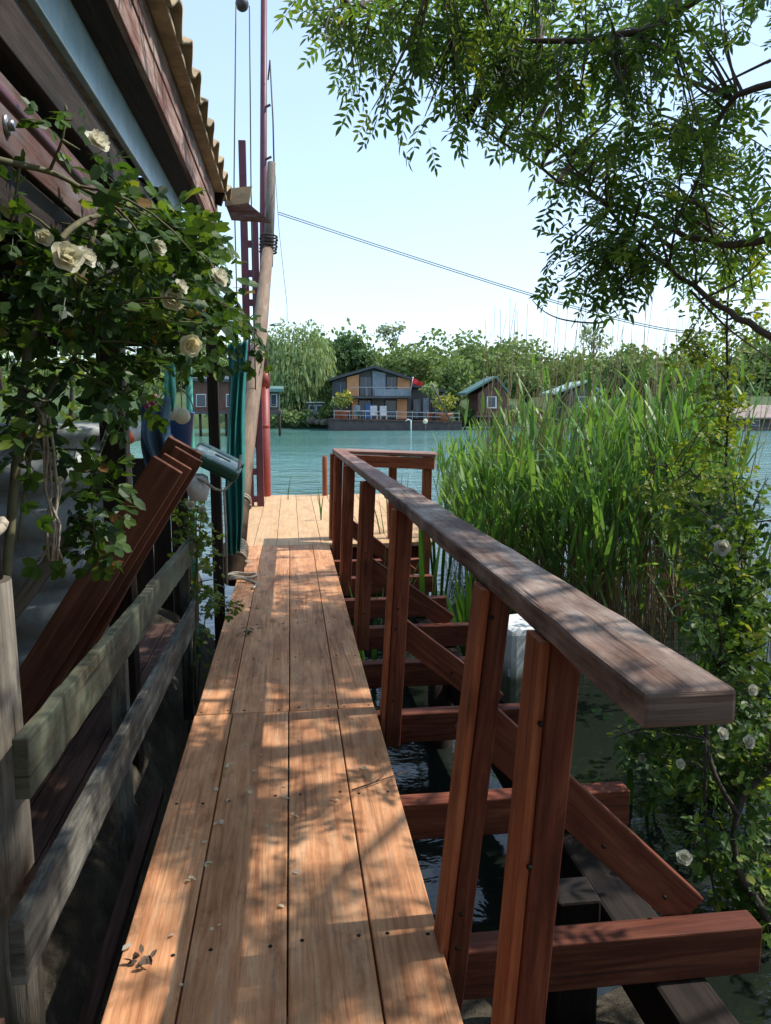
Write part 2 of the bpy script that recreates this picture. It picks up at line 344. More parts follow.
# water sheet
def water_mat():
    m, t, b = newmat('river_water')
    g = t.nodes.new('ShaderNodeNewGeometry'); pos = g.outputs['Position']
    n = noise(t, mapping(t, pos, (.05, .15, 1)), 1.0, 4)
    c = ramp(t, n, [(.3, (.085, .24, .215)), (.7, (.14, .31, .28))])
    # shallow khaki water by the bank
    sep = t.nodes.new('ShaderNodeSeparateXYZ'); t.links.new(pos, sep.inputs[0])
    dx = mathn(t, 'SUBTRACT', sep.outputs[0], 2.2); dy = mathn(t, 'SUBTRACT', sep.outputs[1], 5.6)
    d2 = mathn(t, 'SQRT', mathn(t, 'ADD', mathn(t, 'MULTIPLY', dx, dx), mathn(t, 'MULTIPLY', dy, dy)))
    sh = ramp(t, mathn(t, 'ADD', mathn(t, 'DIVIDE', d2, 6.0), mathn(t, 'MULTIPLY', noise(t, pos, 1.2, 4), .35)), [(.3, (1, 1, 1)), (.5, (0, 0, 0))])
    c = mixc(t, mathn(t, 'MULTIPLY', sh, .75), c, (.20, .17, .085))
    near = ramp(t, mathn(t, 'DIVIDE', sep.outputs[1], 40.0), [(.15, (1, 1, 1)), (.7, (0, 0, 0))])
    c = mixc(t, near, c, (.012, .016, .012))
    t.links.new(c, b.inputs['Base Color']); b.inputs['Roughness'].default_value = .06; b.inputs['IOR'].default_value = 1.42
    w1 = noise(t, mapping(t, pos, (1.6, 2.6, 1)), 1.0, 5, .55, .3); w2 = noise(t, mapping(t, pos, (.5, .8, 1)), 1.0, 3)
    wind = ramp(t, noise(t, mapping(t, pos, (.03, .12, 1)), 1.0, 3), [(.35, (.35, .35, .35)), (.65, (1, 1, 1))])
    bn = t.nodes.new('ShaderNodeBump'); bn.inputs['Distance'].default_value = .12
    t.links.new(mixc(t, near, mixc(t, 1.0, (.95, .95, .95), wind, 'MULTIPLY'), (.12, .12, .12)), bn.inputs['Strength'])
    t.links.new(mathn(t, 'ADD', w1, w2), bn.inputs['Height']); t.links.new(bn.outputs[0], b.inputs['Normal'])
    return m
M['water'] = water_mat()
mb = MB(); mb.poly([(-600, -60, WZ), (600, -60, WZ), (600, 900, WZ), (-600, 900, WZ)]); tag(mb.build('river_water', M['water']), kind='structure')

def ground_mat(name, a, b_, c_, sc=6):
    m, t, b = newmat(name); g = t.nodes.new('ShaderNodeNewGeometry')
    n = noise(t, g.outputs['Position'], sc, 8, .7); n2 = noise(t, g.outputs['Position'], sc*9, 4, .7)
    t.links.new(mixc(t, mathn(t, 'MULTIPLY', n2, .6), ramp(t, n, [(.3, a), (.5, b_), (.7, c_)]), a), b.inputs['Base Color']); b.inputs['Roughness'].default_value = .9
    bump(t, b, mathn(t, 'ADD', n, n2), .8, .03); return m
M['mud'] = ground_mat('muddy_bank', (.035, .028, .02), (.09, .07, .045), (.22, .19, .13))
M['grass'] = ground_mat('grassy_bank', (.03, .055, .015), (.06, .10, .03), (.11, .15, .05), .6)
def bank(x, y):
    # the near bank rises to the left of the walkway and behind the camera
    s1 = 1/(1+math.exp((x+.68)/.08))*1/(1+math.exp((y-7.3-(2.6 if x < -1.1 else 0))/.3))
    s2 = 1/(1+math.exp((y-2.5-.3*min(1, max(0, (x-.6)*1.5))-.3*math.sin(x*2.1))/.28))
    h = max(s1*.75, s2*.36)
    return -1.15+.1*math.sin(x*3.1+y*2.3)*.3+.05*math.sin(x*7.7-y*6.1)+h*1.0+.22*max(s1, s2)
mb = MB(); mb.grid(lambda u, v: (-14+26*u, -8+20*v, bank(-14+26*u, -8+20*v)), 130, 100); tag(mb.build('near_bank', M['mud']), kind='structure')
# far bank: one long low terrain to the horizon
def fbank(u, v):
    x = -500+1000*u; y = 70.5+v*v*700+2.5*math.sin(x*.07)+1.2*math.sin(x*.23+1)
    return (x, y, -1.2+min(1, v*14)*1.6+v*16)
mb = MB(); mb.grid(fbank, 200, 40); tag(mb.build('far_bank', M['grass']), kind='structure')

# ================================================================== WALKWAY
XS = [-.487, -.304, -.032, .205, .398]
wk = empty('wooden_walkway', (0, 0, 0), 'long reddish plank walkway over the water leading to the river, dappled with leaf shade', 'walkway')
def planks(ys, xs, mat, name, gap=.005, thick=.04, jit=.004):
    mb = MB()
    for a, b in zip(xs[:-1], xs[1:]):
        j = random.uniform(-jit, jit)*.3
        mb.bar(((a+b)/2, ys[0]+j, -thick/2+j*.4), ((a+b)/2, ys[1]+j, -thick/2+j*.2), b-a-gap, thick, r=random.uniform(.3, .8))
    return mb.build(name, mat, wk, bevel=.004)
planks((-1.2, 3.695), XS, M['deck'], 'plank_deck')
planks((3.70, 8.24), [XS[0]+.005, XS[1]-.012, XS[2]+.004, XS[3]+.008, XS[4]-.004], M['deck'], 'plank_deck')
planks((8.25, 12.85), [-.62, -.41, -.17, .07, .31, .57, .82, 1.06, 1.30, 1.54], M['deck_new'], 'end_platform')
BY = [1.97, 2.80, 3.68, 4.46, 5.20, 5.98, 6.76, 7.52]
BX = [1.37, 1.33, 1.16, 1.22, 1.3, 1.22, 1.25, 1.3]
for y, x in zip(BY, BX):
    mb = MB(); mb.bar((-.47, y+.045, -.043-.075), (x, y+.045, -.043-.075+random.uniform(-.004, .004)), .085, .15, r=random.random()); mb.build('cross_beam', M['red'], wk, bevel=.005)
for y in (8.4, 9.9, 11.4, 12.7):
    mb = MB(); mb.bar((-.6, y, -.12), (1.53, y, -.12), .08, .15); mb.build('cross_beam', M['red'], wk, bevel=.005)
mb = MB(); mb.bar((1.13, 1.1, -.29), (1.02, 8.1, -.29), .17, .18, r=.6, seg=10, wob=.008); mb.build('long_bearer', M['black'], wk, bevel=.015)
mb = MB(); mb.bar((-.36, .4, -.29), (-.36, 12.6, -.29), .14, .18); mb.build('long_bearer', M['dark'], wk, bevel=.01)
for x, y in ((.93, 4.75), (.95, 7.4), (-.36, 3.2), (-.36, 6.1), (-.36, 9.0), (1.3, 9.0), (-.36, 12.4), (1.3, 12.4), (.95, .9)):
    mb = MB(); mb.tube([(x, y, -1.5), (x+.01, y, -.8), (x, y+.01, -.2)], [.085, .082, .08], 12); mb.build('pile', M['dark'], wk)
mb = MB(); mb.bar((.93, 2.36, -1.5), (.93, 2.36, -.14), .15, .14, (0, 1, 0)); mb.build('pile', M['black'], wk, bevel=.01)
# screw heads, two to a plank over every beam
sc = None
for y in BY:
    for a, b in zip(XS[:-1], XS[1:]):
        for q in (.2, .8):
            px, py = a+(b-a)*q+random.uniform(-.012, .012), y+.045+random.uniform(-.014, .014)
            if sc is None:
                mb = MB(); mb.lathe((px, py, -.001), [(.0062, 0), (.0062, .0022), (.003, .003), (.0006, .0018)], 8); sc = mb.build('screw', M['black'], wk); s0 = (px, py)
            else:
                o = sc.copy(); col.objects.link(o); o.parent = wk; o.location = sc.location+Vector((px-s0[0], py-s0[1], 0))
# ------------------------------------------------------------------ hand railing
rl = empty('wooden_railing', (.5, 1.0, 0), 'red wooden hand railing with worn grey top board along right side of walkway', 'railing')
def rx(y): return .52+(.535-.52)*0 + (.55-.56)*(y-1)/7.7     # centre line of the rail
def rz(y): return 1.09-.092*(y-1.0)/7.7
nb = MB(); nb.bar((.572, 1.02, rz(1.02)-.028), (.565, 4.12, rz(4.12)-.028), .145, .056, r=.6, seg=24, wob=.003); nb.build('top_board', M['rail_near'], rl, bevel=.008)
nb = MB(); nb.bar((.562, 4.125, rz(4.1)-.029), (.525, 8.75, rz(8.75)-.026), .125, .052, r=.7, seg=12, wob=.0015); nb.build('top_board', M['rail_far'], rl, bevel=.007)
def post(xb, xt, y, zb, zt, w=.088, t=.088, mat='redpost'):
    f = .024; mb = MB(); mb.bar((xb+f/2, y, zb), (xt+f/2, y, zt), w-f, t, (0, 1, 0)); mb.build('post', M['red'], rl, bevel=.004)
    mb = MB(); mb.bar((xb-w/2+f/2-.001, y+.004, zb), (xt-w/2+f/2-.001, y+.004, zt), f, t-.01, (0, 1, 0)); mb.build('facing_board', M['redpost'], rl, bevel=.003)
post(.445, .532, 1.50, -.3, rz(1.5)-.058, .088, .10)
post(.405, .525, 2.03-.06, -.2, rz(2.0)-.058, .078, .11)
post(.462, .525, 3.68-.02, -.18, rz(3.7)-.06, .098, .085)
post(.455, .51, 5.18, -.18, rz(5.2)-.06, .1, .085)
post(.455, .50, 6.74, -.18, rz(6.7)-.06, .1, .085)
post(.45, .485, 8.02, -.18, rz(8.0)-.055, .085, .085)
post(.45, .475, 8.62, -.18, rz(8.6)-.055, .085, .20)
# slanting braces out to the beam ends
for (y, x0, z0, x1) in ((2.03, .50, .65, 1.19), (3.74, .50, .42, 1.04), (5.26, .50, .42, 1.10), (6.82, .48, .46, 1.08)):
    mb = MB(); mb.bar((x0+.0, y+.06, z0-.03), (x1, y+.06, -.05), .05, .125, r=.35); mb.build('brace', M['red'], rl, bevel=.004)
bt = None
for (x, y, z) in ((.475, 1.447, .55), (.49, 1.447, .86), (.43, 1.915, .02), (.44, 1.915, .12), (.51, 1.915, .95), (.49, 3.615, .42), (.50, 3.615, .52), (.475, 3.615, .06), (.49, 5.135, .5), (.475, 5.135, .08), (.9, 2.055, .2), (1.1, 2.055, .02), (.8, 3.77, .13)):
    if bt is None: mb = MB(); mb.lathe((x, y, z), [(.0065, -.004), (.0065, .003), (.004, .0045), (.0005, .0045)], 6, axis=(0, -1, 0)); bt = mb.build('bolt', M['black'], rl); b0 = Vector((x, y, z))
    else: o = bt.copy(); col.objects.link(o); o.parent = rl; o.location = bt.location+Vector((x, y, z))-b0
# cross piece at the far corner: two boards over two posts
mb = MB(); mb.bar((.55, 8.18, .905), (1.46, 7.86, .885), .045, .12, r=.5); mb.build('cross_rail', M['redpost'], rl, bevel=.004)
for k, (o1, o2) in enumerate(((.06, .07), (.21, .22), (.36, .35))):
    mb = MB(); mb.bar((.58, 8.2+o1, .985), (1.49+.01*k, 7.83+o2, .966), .14, .034, r=.4+.2*k); mb.build('cross_board', M['rail_far'], rl, bevel=.004)
for (x, y, s) in ((1.40, 7.95, .09), (1.12, 8.55, .085)):
    mb = MB(); mb.bar((x-.03, y, -.9), (x, y, .945), s, s, (0, 1, 0)); mb.build('post', M['redpost'], rl, bevel=.004)
p = MB(); p.tube([(.54, 12.72, -.9), (.545, 12.72, .1), (.545, 12.72, .62), (.545, 12.72, .66)], [.045, .045, .042, .012], 10)
tag(p.build('mooring_post', M['redpost']), 'short red pointed post standing at the river end of the walkway', 'mooring post')

# ------------------------------------------------------------------ old fence on the left
fn = empty('weathered_fence', (-.62, 1.8, 0), 'old grey two-rail wooden fence along left side of walkway', 'fence')
def rail(y0, z0, y1, z1, h, mat, name='rail', x=-.62, x1=None, t=.036):
    mb = MB(); mb.bar((x, y0, z0-h/2), (x1 if x1 is not None else x, y1, z1-h/2), t, h, seg=26, wob=.002); return mb.build(name, M[mat], fn, bevel=.004)
rail(1.765, .745, 3.42, .705, .145, 'greenish', x=-.622)
rail(3.425, .708, 5.03, .665, .14, 'greenish', x=-.624, x1=-.63)
rail(1.68, .355, 4.95, .275, .155, 'gray', x=-.628, x1=-.615)
for y, zb, zt in ((3.0, -.3, .60), (4.88, -.5, .60)):
    mb = MB(); mb.bar((-.675, y, zb), (-.672, y, zt), .06, .055, (0, 1, 0)); mb.build('fence_post', M['gray'], fn, bevel=.004)
# stray timbers lying in the gap below the fence
for (A, B, lab) in (((-.66, 2.1, -.42), (-.60, 3.3, -.18), 'narrow bare batten lying in the gap below the fence'), ((-.545, 1.5, -.3), (-.535, 4.3, -.26), 'long dark batten lying tight beside the walkway edge')):
    mb = MB(); mb.bar(A, B, .05, .035); tag(mb.build('batten', M['dark' if A[0] > -.6 else 'floor'], bevel=.003), lab, 'batten')

# ------------------------------------------------------------------ boathouse on the left
bh = empty('boathouse', (-1.8, 3.6, -.3), 'dark wooden boathouse porch with ochre corrugated eave and pale blue beam', 'boathouse')
Y0, Y1 = -1.0, 6.9
def prt(name, A, B, wd, th, mat, up=(0, 0, 1), bev=.004, r=None, seg=1, wob=0):
    mb = MB(); mb.bar(A, B, wd, th, up, r, seg=seg, wob=wob); return mb.build(name, M[mat], bh, bevel=bev)
prt('fascia_board', (-.585, Y0, 2.93), (-.585, Y1-.1, 2.93), .03, .145, 'fascia', seg=6, wob=.002)
prt('fascia_board', (-.58, Y0, 3.08), (-.58, Y1-.1, 3.08), .03, .145, 'fascia', seg=6, wob=.002)
prt('eave_batten', (-.525, Y0, 3.165), (-.525, Y1-.05, 3.165), .075, .03, 'roof')
prt('blue_beam', (-.735, Y0, 2.77), (-.735, 5.75, 2.77), .03, .2, 'blue')
prt('beam', (-.80, Y0, 2.56), (-.80, 6.6, 2.56), .09, .17, 'dark')
prt('soffit', (-.66, Y0, 2.868), (-.66, 6.6, 2.868), .12, .02, 'dark')
prt('header_board', (-.815, Y0, 2.32), (-.815, 6.6, 2.32), .04, .215, 'header')
prt('header_board', (-.83, Y0, 2.12), (-.83, 6.6, 2.12), .04, .16, 'dark')
mb = MB(); mb.tube([(-.72, -.4, 2.30), (-.72, 4.4, 2.27)], .017, 8); mb.build('bar', M['maroon'], bh)
bx = at(5, 125, 2.48); bx.x = -.794
bo = MB(); bo.lathe(bx, [(.001, .008), (.028, .008), (.03, .002), (.03, 0)], 16, axis=(1, 0, 0)); b_o = bo.build('bolt', M['steel'], bh)
bo = MB(); bo.lathe(bx+Vector((.008, 0, 0)), [(.0165, 0), (.0165, .014), (.001, .015)], 6, axis=(1, 0, 0)); bo.build('nut', M['steel'], b_o)
# corrugated roof: ridges run up the slope
def roof(u, v):
    x = -.455-3.4*u; y = Y0+(Y1-Y0)*v
    return (x+.012*math.sin(y*17)*(1-u), y, 3.20+u*1.15+.038*math.sin(y*2*math.pi/.37)+.006*math.sin(y*41))
mb = MB(); mb.grid(roof, 6, 340); mb.build('corrugated_roof', M['roof'], bh, solid=.016)
prt('rafter', (-.5, 6.6, 3.10), (-3.7, 6.6, 4.2), .05, .1, 'dark')
# pieces nailed at the roof corner
a, b, c, d = at(223, 189, 6.95), at(252, 186, 6.95), at(249, 203, 6.95), at(225, 206, 6.95)
mb = MB(); mb.poly([a, b, c, d], th=(0, .03, 0)); mb.build('corner_board', M['roof'], bh)
a, b, c, d = at(226, 206, 6.9), at(248, 203, 6.9), at(271, 222, 6.9), at(231, 219, 6.9)
mb = MB(); mb.poly([a, b, c, d], th=(0, .05, .0)); mb.build('corner_board', M['fascia'], bh)
# posts
prt('porch_post', (-.84, 3.9, -.6), (-.84, 3.9, 2.1), .115, .12, 'dark', (0, 1, 0))
prt('porch_post', (-.615, 6.5, -.9), (-.615, 6.5, 2.9), .085, .09, 'dark', (0, 1, 0))
mb = MB(); mb.tube([(-.825, 2.12, -.6), (-.815, 2.1, .2), (-.82, 2.1, 1.04)], [.095, .09, .085], 14); mb.build('porch_post', M['palepost'], bh)
mb = MB(); mb.tube([(-.83, 2.12, 1.0), (-.825, 2.1, 1.6), (-.84, 2.12, 2.2)], [.07, .066, .064], 12); pp = mb.build('porch_post', M['dark'], bh)
mb = MB(); mb.tube([(-.828+.078*math.cos(a), 2.11+.078*math.sin(a), 1.18+.01*math.sin(3*a)) for a in np.linspace(0, 6.28, 20)], .014, 6); mb.build('rope_ring', M['rope'], pp)
mb = MB()
for k in range(14): mb.bar((-.80-.15*k-.07, Y0, -.17), (-.80-.15*k-.07, 5.9, -.17), .143, .03, r=random.random())
mb.build('porch_floor', M['floor'], bh, bevel=.003)
mb = MB()
for k in range(16): mb.bar((-2.6, Y0+.5*k+.25, -.4), (-2.6, Y0+.5*k+.25, 3.9 if k not in (10, 11) else 1.25), .495, .02, (1, 0, 0), r=random.random())
mb.build('added_back_wall', M['dark'], bh)  # unseen wall, added to keep skylight out of the porch
mb = MB()
for k in range(12): mb.bar((-.93-.15*k, 6.62, -.8), (-.93-.15*k, 6.62, 1.08+.03*math.sin(k*2.3)), .145, .022, (0, 1, 0), r=random.random())
mb.build('end_wall', M['dark'], bh, bevel=.002)
mb = MB()
for k in range(12): mb.bar((-.93-.15*k, 6.6, 1.95), (-.93-.15*k, 6.6, 3.2+.05*k), .148, .022, (0, 1, 0), r=random.random())
mb.build('end_wall', M['dark'], bh, bevel=.002)

# ------------------------------------------------------------------ things in the porch
# boards leaning on the fence, each one a thing
def lean(px0, py0, px1, py1, Y, wd, th, lab, mat='board', r=.5):
    A = at(px0, py0, Y); B = at(px1, py1, Y); d = (B-A); A = A+d.normalized()*(-(A.z+.14)/d.normalized().z) if A.z > -.14 else A
    mb = MB(); mb.bar(A, B, th, wd, (Vector((0, 1, 0)).cross(d)).normalized(), r); return tag(mb.build('leaning_board', M[mat], bevel=.003), lab, 'board', 'boards leaning in the porch')
lean(50, 652, 168, 464, 3.30, .135, .042, 'nearest red board of the leaning stack, its wide face to the walkway')
lean(62, 652, 178, 461, 3.36, .13, .036, 'second red board of the leaning stack, just behind the nearest one', r=.7)
lean(72, 652, 189, 454, 3.415, .13, .036, 'third red board of the leaning stack, before the tallest one', r=.3)
lean(72, 652, 186, 445, 3.48, .16, .06, 'rearmost and tallest red board of the leaning stack, under the green crate', r=.6)
lean(18, 605, 78, 527, 3.1, .05, .10, 'pale grey ridged batten leaning left of the red boards', 'palepost', r=.7)

# ribbed plastic water tank behind the post
tk = at(60, 490, 4.6)
mb = MB(); prof = [(.001, -.16), (.40, -.16), (.42, -.1)]
for k in range(5):
    z = -.05+k*.26; prof += [(.41, z), (.41, z+.03), (.45, z+.045), (.45, z+.2), (.41, z+.215)]
prof += [(.40, 1.30), (.44, 1.31), (.45, 1.36), (.40, 1.38), (.001, 1.39)]
mb.lathe((-1.42, 4.75, 0), prof, 40); tag(mb.build('water_tank', M['tank']), 'grey white ribbed plastic tank standing behind the dark porch post', 'water tank')

# lifebuoy
lb = at(143, 466, 4.6); 
def torus(c, R0, r0, a0, a1, axis, mb=None, n=24):
    q = Vector(axis).to_track_quat('Z', 'Y'); mb = mb or MB()
    return mb.tube([Vector(c)+q @ Vector((R0*math.cos(a), R0*math.sin(a), 0)) for a in np.linspace(a0, a1, n)], r0, 12)
lbo = torus(lb, .20, .055, 0, 2*math.pi, (.75, -1, .1), n=40).build('lifebuoy', M['white']); tag(lbo, 'white lifebuoy with orange bands hanging behind the leaning boards', 'lifebuoy')
for k in range(4): torus(lb, .20, .0575, k*math.pi/2+.4, k*math.pi/2+.95, (.75, -1, .1), n=8).build('band', M['orange'], lbo)

# hanging cloths
def cloth(name, quad, Y, mat, lab, cat, amp=.03, folds=3, nu=20, nv=24):
    q = [at(x, y, Y) for x, y in quad]
    def fn(u, v):
        p = (q[0]*(1-u)+q[1]*u)*(1-v)+(q[3]*(1-u)+q[2]*u)*v
        return p+Vector((.3*amp*math.sin(v*7+u*3), amp*math.sin(u*folds*2*math.pi+1.3*math.sin(v*4))*(.5+.7*v)+.4*amp*math.sin(v*9+u*5), .2*amp*math.sin(u*9)))
    mb = MB(); mb.grid(fn, nu, nv); return tag(mb.build(name, M[mat], solid=.004), lab, cat)
cloth('blue_cloth', [(136, 402), (171, 398), (169, 478), (146, 470)], 4.3, 'jeans', 'faded blue cloth hanging in the porch behind the leaning boards', 'cloth', .03, 2)
cloth('pink_cloth', [(143, 396), (157, 395), (156, 408), (145, 409)], 4.2, 'pink', 'small pink rag hanging above the blue cloth', 'cloth', .02, 2, 8, 8)
cloth('mint_cloth', [(163, 362), (176, 360), (174, 412), (166, 410)], 4.7, 'mint', 'narrow mint green cloth hanging right of the blue cloth', 'cloth', .02, 2, 8, 12)
cloth('teal_tarp', [(228, 344), (248, 340), (241, 552), (226, 556)], 6.75, 'teal', 'long teal tarpaulin hanging beside the leaning log pole', 'tarpaulin', .035, 3, 30, 40)
# pipe, bucket
mb = MB(); a = at(189, 380, 5.2); b = at(190, 470, 5.2); mb.tube([(a.x, a.y, 1.95), (a.x, a.y, 1.25), (b.x, b.y, -.2)], .022, 10); tag(mb.build('pipe', M['mint']), 'thin mint green pipe standing upright at end of the porch', 'pipe')
bk = at(176, 428, 5.1); mb = MB(); mb.lathe(bk, [(.001, -.14), (.09, -.14), (.115, .09), (.12, .09), (.12, .1), (.11, .1), (.085, -.12), (.001, -.12)], 24)
bko = mb.build('bucket', M['bluepl']); tag(bko, 'blue bucket hanging near the mint green pipe', 'bucket')
mb = MB(); mb.tube([bk+Vector((.115*math.cos(a), 0, .09+.16*math.sin(a))) for a in np.linspace(0, math.pi, 14)], .004, 6); mb.build('handle', M['wire'], bko)
for k, (x, y, rr, lab) in enumerate(((173, 413, .045, 'white net float on the left above the blue bucket'), (182, 416, .05, 'cream net float on the right beside the mint pipe'))):
    mb = MB(); c = at(x, y, 4.9); mb.lathe(c, [(rr*math.sin(a)+.0005, -rr*math.cos(a)) for a in np.linspace(0, math.pi, 12)], 18); o = mb.build('net_float', M['petalw' if k == 0 else 'petal']); tag(o, lab, 'float')
    mb = MB(); mb.tube([c+Vector((0, 0, rr*.9)), c+Vector((0, .01, .55))], .004, 5); mb.build('cord', M['rope'], o)

# dark green folding crate tipped over the board ends
gc = empty('green_crate', at(218, 465, 4.9), 'dark green plastic crate with pale tray tipped on end of the leaning boards', 'crate')
c0 = at(193, 447, 4.85); e1 = at(240, 470, 4.85)-c0; e1n = e1.normalized(); L = e1.length
nrm = Vector((.35, -.12, .93)); sd = e1n.cross(nrm).normalized(); nrm = sd.cross(e1n).normalized()
if sd.y < 0: sd = -sd
for k, o_ in enumerate((.15, -.12)):
    mb = MB(); base = c0+sd*o_*1.0+Vector((0, 0, -.02))
    mb.bar(base, base+e1n*(L*1.0), .10, .075, nrm, seg=4); mb.build('side_panel', M['green'], gc, bevel=.022)
mb = MB(); base = c0+sd*.015; mb.bar(base+e1n*.02, base+e1n*(L*.98), .16, .03, nrm); tr = mb.build('tray', M['greypale'], gc, bevel=.008)
mb = MB(); base = base+e1n*(L*.6)+nrm*.016; mb.bar(base-e1n*.05, base+e1n*.05, .025, .006, nrm); mb.build('hand_slot', M['dark'], tr)
mb = MB(); mb.bar(c0+sd*.015+e1n*L*.99-nrm*.03, c0+sd*.015+e1n*(L*1.02)-nrm*.03, .16, .05, nrm); mb.build('end_panel', M['greypale'], gc, bevel=.006)
q = at(226, 488, 4.7)
mb = MB(); mb.tube([at(196, 478, 4.7), at(205, 482, 4.68), at(215, 489, 4.68), at(224, 491, 4.7), at(238, 474, 4.75), at(241, 455, 4.8)], .009, 6); mb.tube([at(224, 491, 4.7), at(226, 530, 4.7), at(227, 585, 4.72)], .008, 6)
tag(mb.build('rope', M['rope']), 'pale rope looped under the green crate and hanging down', 'rope')
for k, (x, y) in enumerate(((198, 488),)):
    mb = MB(); c = at(x, y, 4.75); mb.lathe(c, [(.001, -.08), (.05, -.075), (.07, 0), (.06, .07), (.03, .085), (.001, .088)], 20); tag(mb.build('net_float', M['white']), 'dirty white float hanging below the green crate', 'float')
# frayed hanging rope
mb = MB(); pts = [at(36, 402, 2.5), at(44, 415, 2.5), at(50, 450, 2.5), at(53, 490, 2.5), at(56, 525, 2.5), at(50, 560, 2.5)]
for k in range(7):
    mb.tube([p+Vector((random.uniform(-.012, .012)*(1+.4*i), random.uniform(-.015, .015), 0)) for i, p in enumerate(pts)], .0045, 5)
tag(mb.build('frayed_rope', M['rope']), 'bleached frayed rope hanging in front of the tank', 'rope')

def smooth_(pts, m=3):
    pts = [Vector(p) for p in pts]; out = []
    for i in range(len(pts)-1):
        p0 = pts[max(0, i-1)]; p1 = pts[i]; p2 = pts[i+1]; p3 = pts[min(len(pts)-1, i+2)]
        for k in range(m):
            t = k/m; out.append(.5*((2*p1)+(p2-p0)*t+(2*p0-5*p1+4*p2-p3)*t*t+(3*p1-p0-3*p2+p3)*t**3))
    return out+[pts[-1]]
# ------------------------------------------------------------------ mast, pole, ladder, lines
ms = empty('red_mast', (-.434, 12.75, 0), 'tall red and maroon steel mast at river end of walkway', 'mast')
mb = MB(); mb.tube([(-.43, 12.75, -1.2), (-.41, 12.75, 1.9)], .088, 16); mb.build('lower_tube', M['redpaint'], ms)
mb = MB(); mb.tube([(-.41, 12.75, 1.75), (-.408, 12.75, 2.0)], .10, 16); mb.build('collar', M['redpaint'], ms)
mb = MB(); mb.lathe((-.424, 12.75, 1.1), [(.09, 0), (.1, .01), (.1, .05), (.09, .06)], 16); mb.build('collar', M['redpaint'], ms)
mb = MB(); mb.tube([(-.41, 12.75, 1.95), (-.36, 12.75, 4.5), (-.27, 12.75, 8.2)], [.06, .055, .045], 12); mb.build('upper_tube', M['maroon'], ms)
for z in (5.95, 5.2, 4.6, 4.1): mb = MB(); mb.bar((-.30, 12.72, z), (-.22, 12.72, z+.04), .03, .03); mb.build('cleat', M['maroon'], ms)
lp = MB(); lp.tube([(-.52, 6.75, -.02), (-.47, 8.1, .95), (-.36, 9.9, 2.3), (-.29, 12.1, 3.75)], [.092, .092, .092, .082], 16)
lpo = lp.build('log_pole', M['log']); tag(lpo, 'long stripped log pole leaning up from walkway edge to the red mast', 'log pole')
mb = MB(); mb.tube([(-.29, 12.0, 3.5), (-.245, 12.3, 4.4), (-.215, 12.35, 5.05)], [.075, .07, .06], 12); tag(mb.build('pale_pole', M['palepost']), 'thin pale pole lashed on top of the leaning log', 'pole')
mb = MB()
ax_ = Vector((.05, 1.35, .97)).normalized(); e1_ = ax_.cross(Vector((0, 0, 1))).normalized(); e2_ = ax_.cross(e1_)
def wrap(s0, turns, pitch, rad, wr):
    pts = []
    for i in range(int(turns*16)+1):
        a = i/16*2*math.pi; c = Vector((-.52, 6.75, -.02))+ax_*(s0+pitch*i/16+.006*math.sin(i*.37)); rr = rad+.004*math.sin(i*1.1)
        pts.append(c+e1_*(rr*math.cos(a))+e2_*(rr*math.sin(a)))
    return MB().tube(pts, wr, 7)
tag(wrap(.22, 6.5, .03, .103, .014).build('rope_wrap', M['rope']), 'thick grey rope wound many turns round foot of the leaning log pole', 'rope')
tag(wrap(.95, 2.2, .03, .101, .011).build('rope_wrap', M['rope']), 'short double turn of rope tied round the log pole above the main winding', 'rope')
pts = []
for k in range(40):
    a = k*.42; r_ = .10+.012*math.sin(k*.9); pts.append((-.43+r_*1.1*math.cos(a), 6.62+r_*.8*math.sin(a), .016+.0007*k+.006*(1+math.sin(k*1.3))))
pts += [(-.34, 6.5, .014), (-.30, 6.38, .013), (-.33, 6.25, .013)]
mb = MB(); mb.tube(smooth_(pts), .012, 7)
tag(mb.build('rope_coil', M['rope']), 'loose coil of grey rope lying on the planks below the log pole', 'rope')
mb = MB()
for k in range(6): torus((-.285+.003*k, 12.12, 3.72+.045*k), .12+.01*random.random(), .014, 0, 6.28, (.1*random.random(), .05, 1), mb, 16)
tag(mb.build('lashing_rope', M['bark']), 'dark lashing rope binding the pale pole to the mast', 'rope')
ld = empty('ladder', (-.85, 11.5, -1), 'maroon ladder standing behind the roof corner of the boathouse', 'ladder')
LA = at(242, 141, 11.5); LB = at(254.5, 222, 11.5)
for (x, zt) in ((LA.x, LA.z), (LB.x, LB.z)):
    mb = MB(); mb.bar((x, 11.5, -1.3), (x+.0, 11.5, zt), .10, .09, (0, 1, 0)); mb.build('stile', M['redpaint' if zt < 3.5 else 'maroon'], ld, bevel=.004)
for k in range(12):
    z = LB.z-.3-k*.4
    mb = MB(); mb.bar((LA.x+.05, 11.5, z), (LB.x-.05, 11.5, z), .07, .09); mb.build('rung', M['maroon'], ld)
# pulley block and halyards
pc = at(242, 4, 9.0); mb = MB(); mb.lathe(pc, [(.07*math.sin(a)+.0005, -.075*math.cos(a)) for a in np.linspace(0, math.pi, 14)], 18); po = mb.build('pulley_block', M['wire']); tag(po, 'dark round pulley block hanging high above the roof corner', 'pulley')
mb = MB(); mb.tube([pc+Vector((0, 0, .07)), pc+Vector((.3, 1.5, 1.2)), (-.27, 12.7, 8.1)], .006, 5); mb.build('hanger_line', M['wire'], po)
for (x0, x1, yb, Y, lab) in ((236, 234, 187, 8.9, 'left one of two thin ropes hanging from the pulley block'), (249.5, 251, 187, 8.9, 'right one of two thin ropes hanging from the pulley block')):
    mb = MB(); a = at(x0, 6, Y); b = at(x1, yb, Y); mb.tube([a, (a+b)/2, b, (b.x, b.y, .5)], .007, 5); tag(mb.build('halyard', M['wire']), lab, 'rope', 'halyards from the pulley')
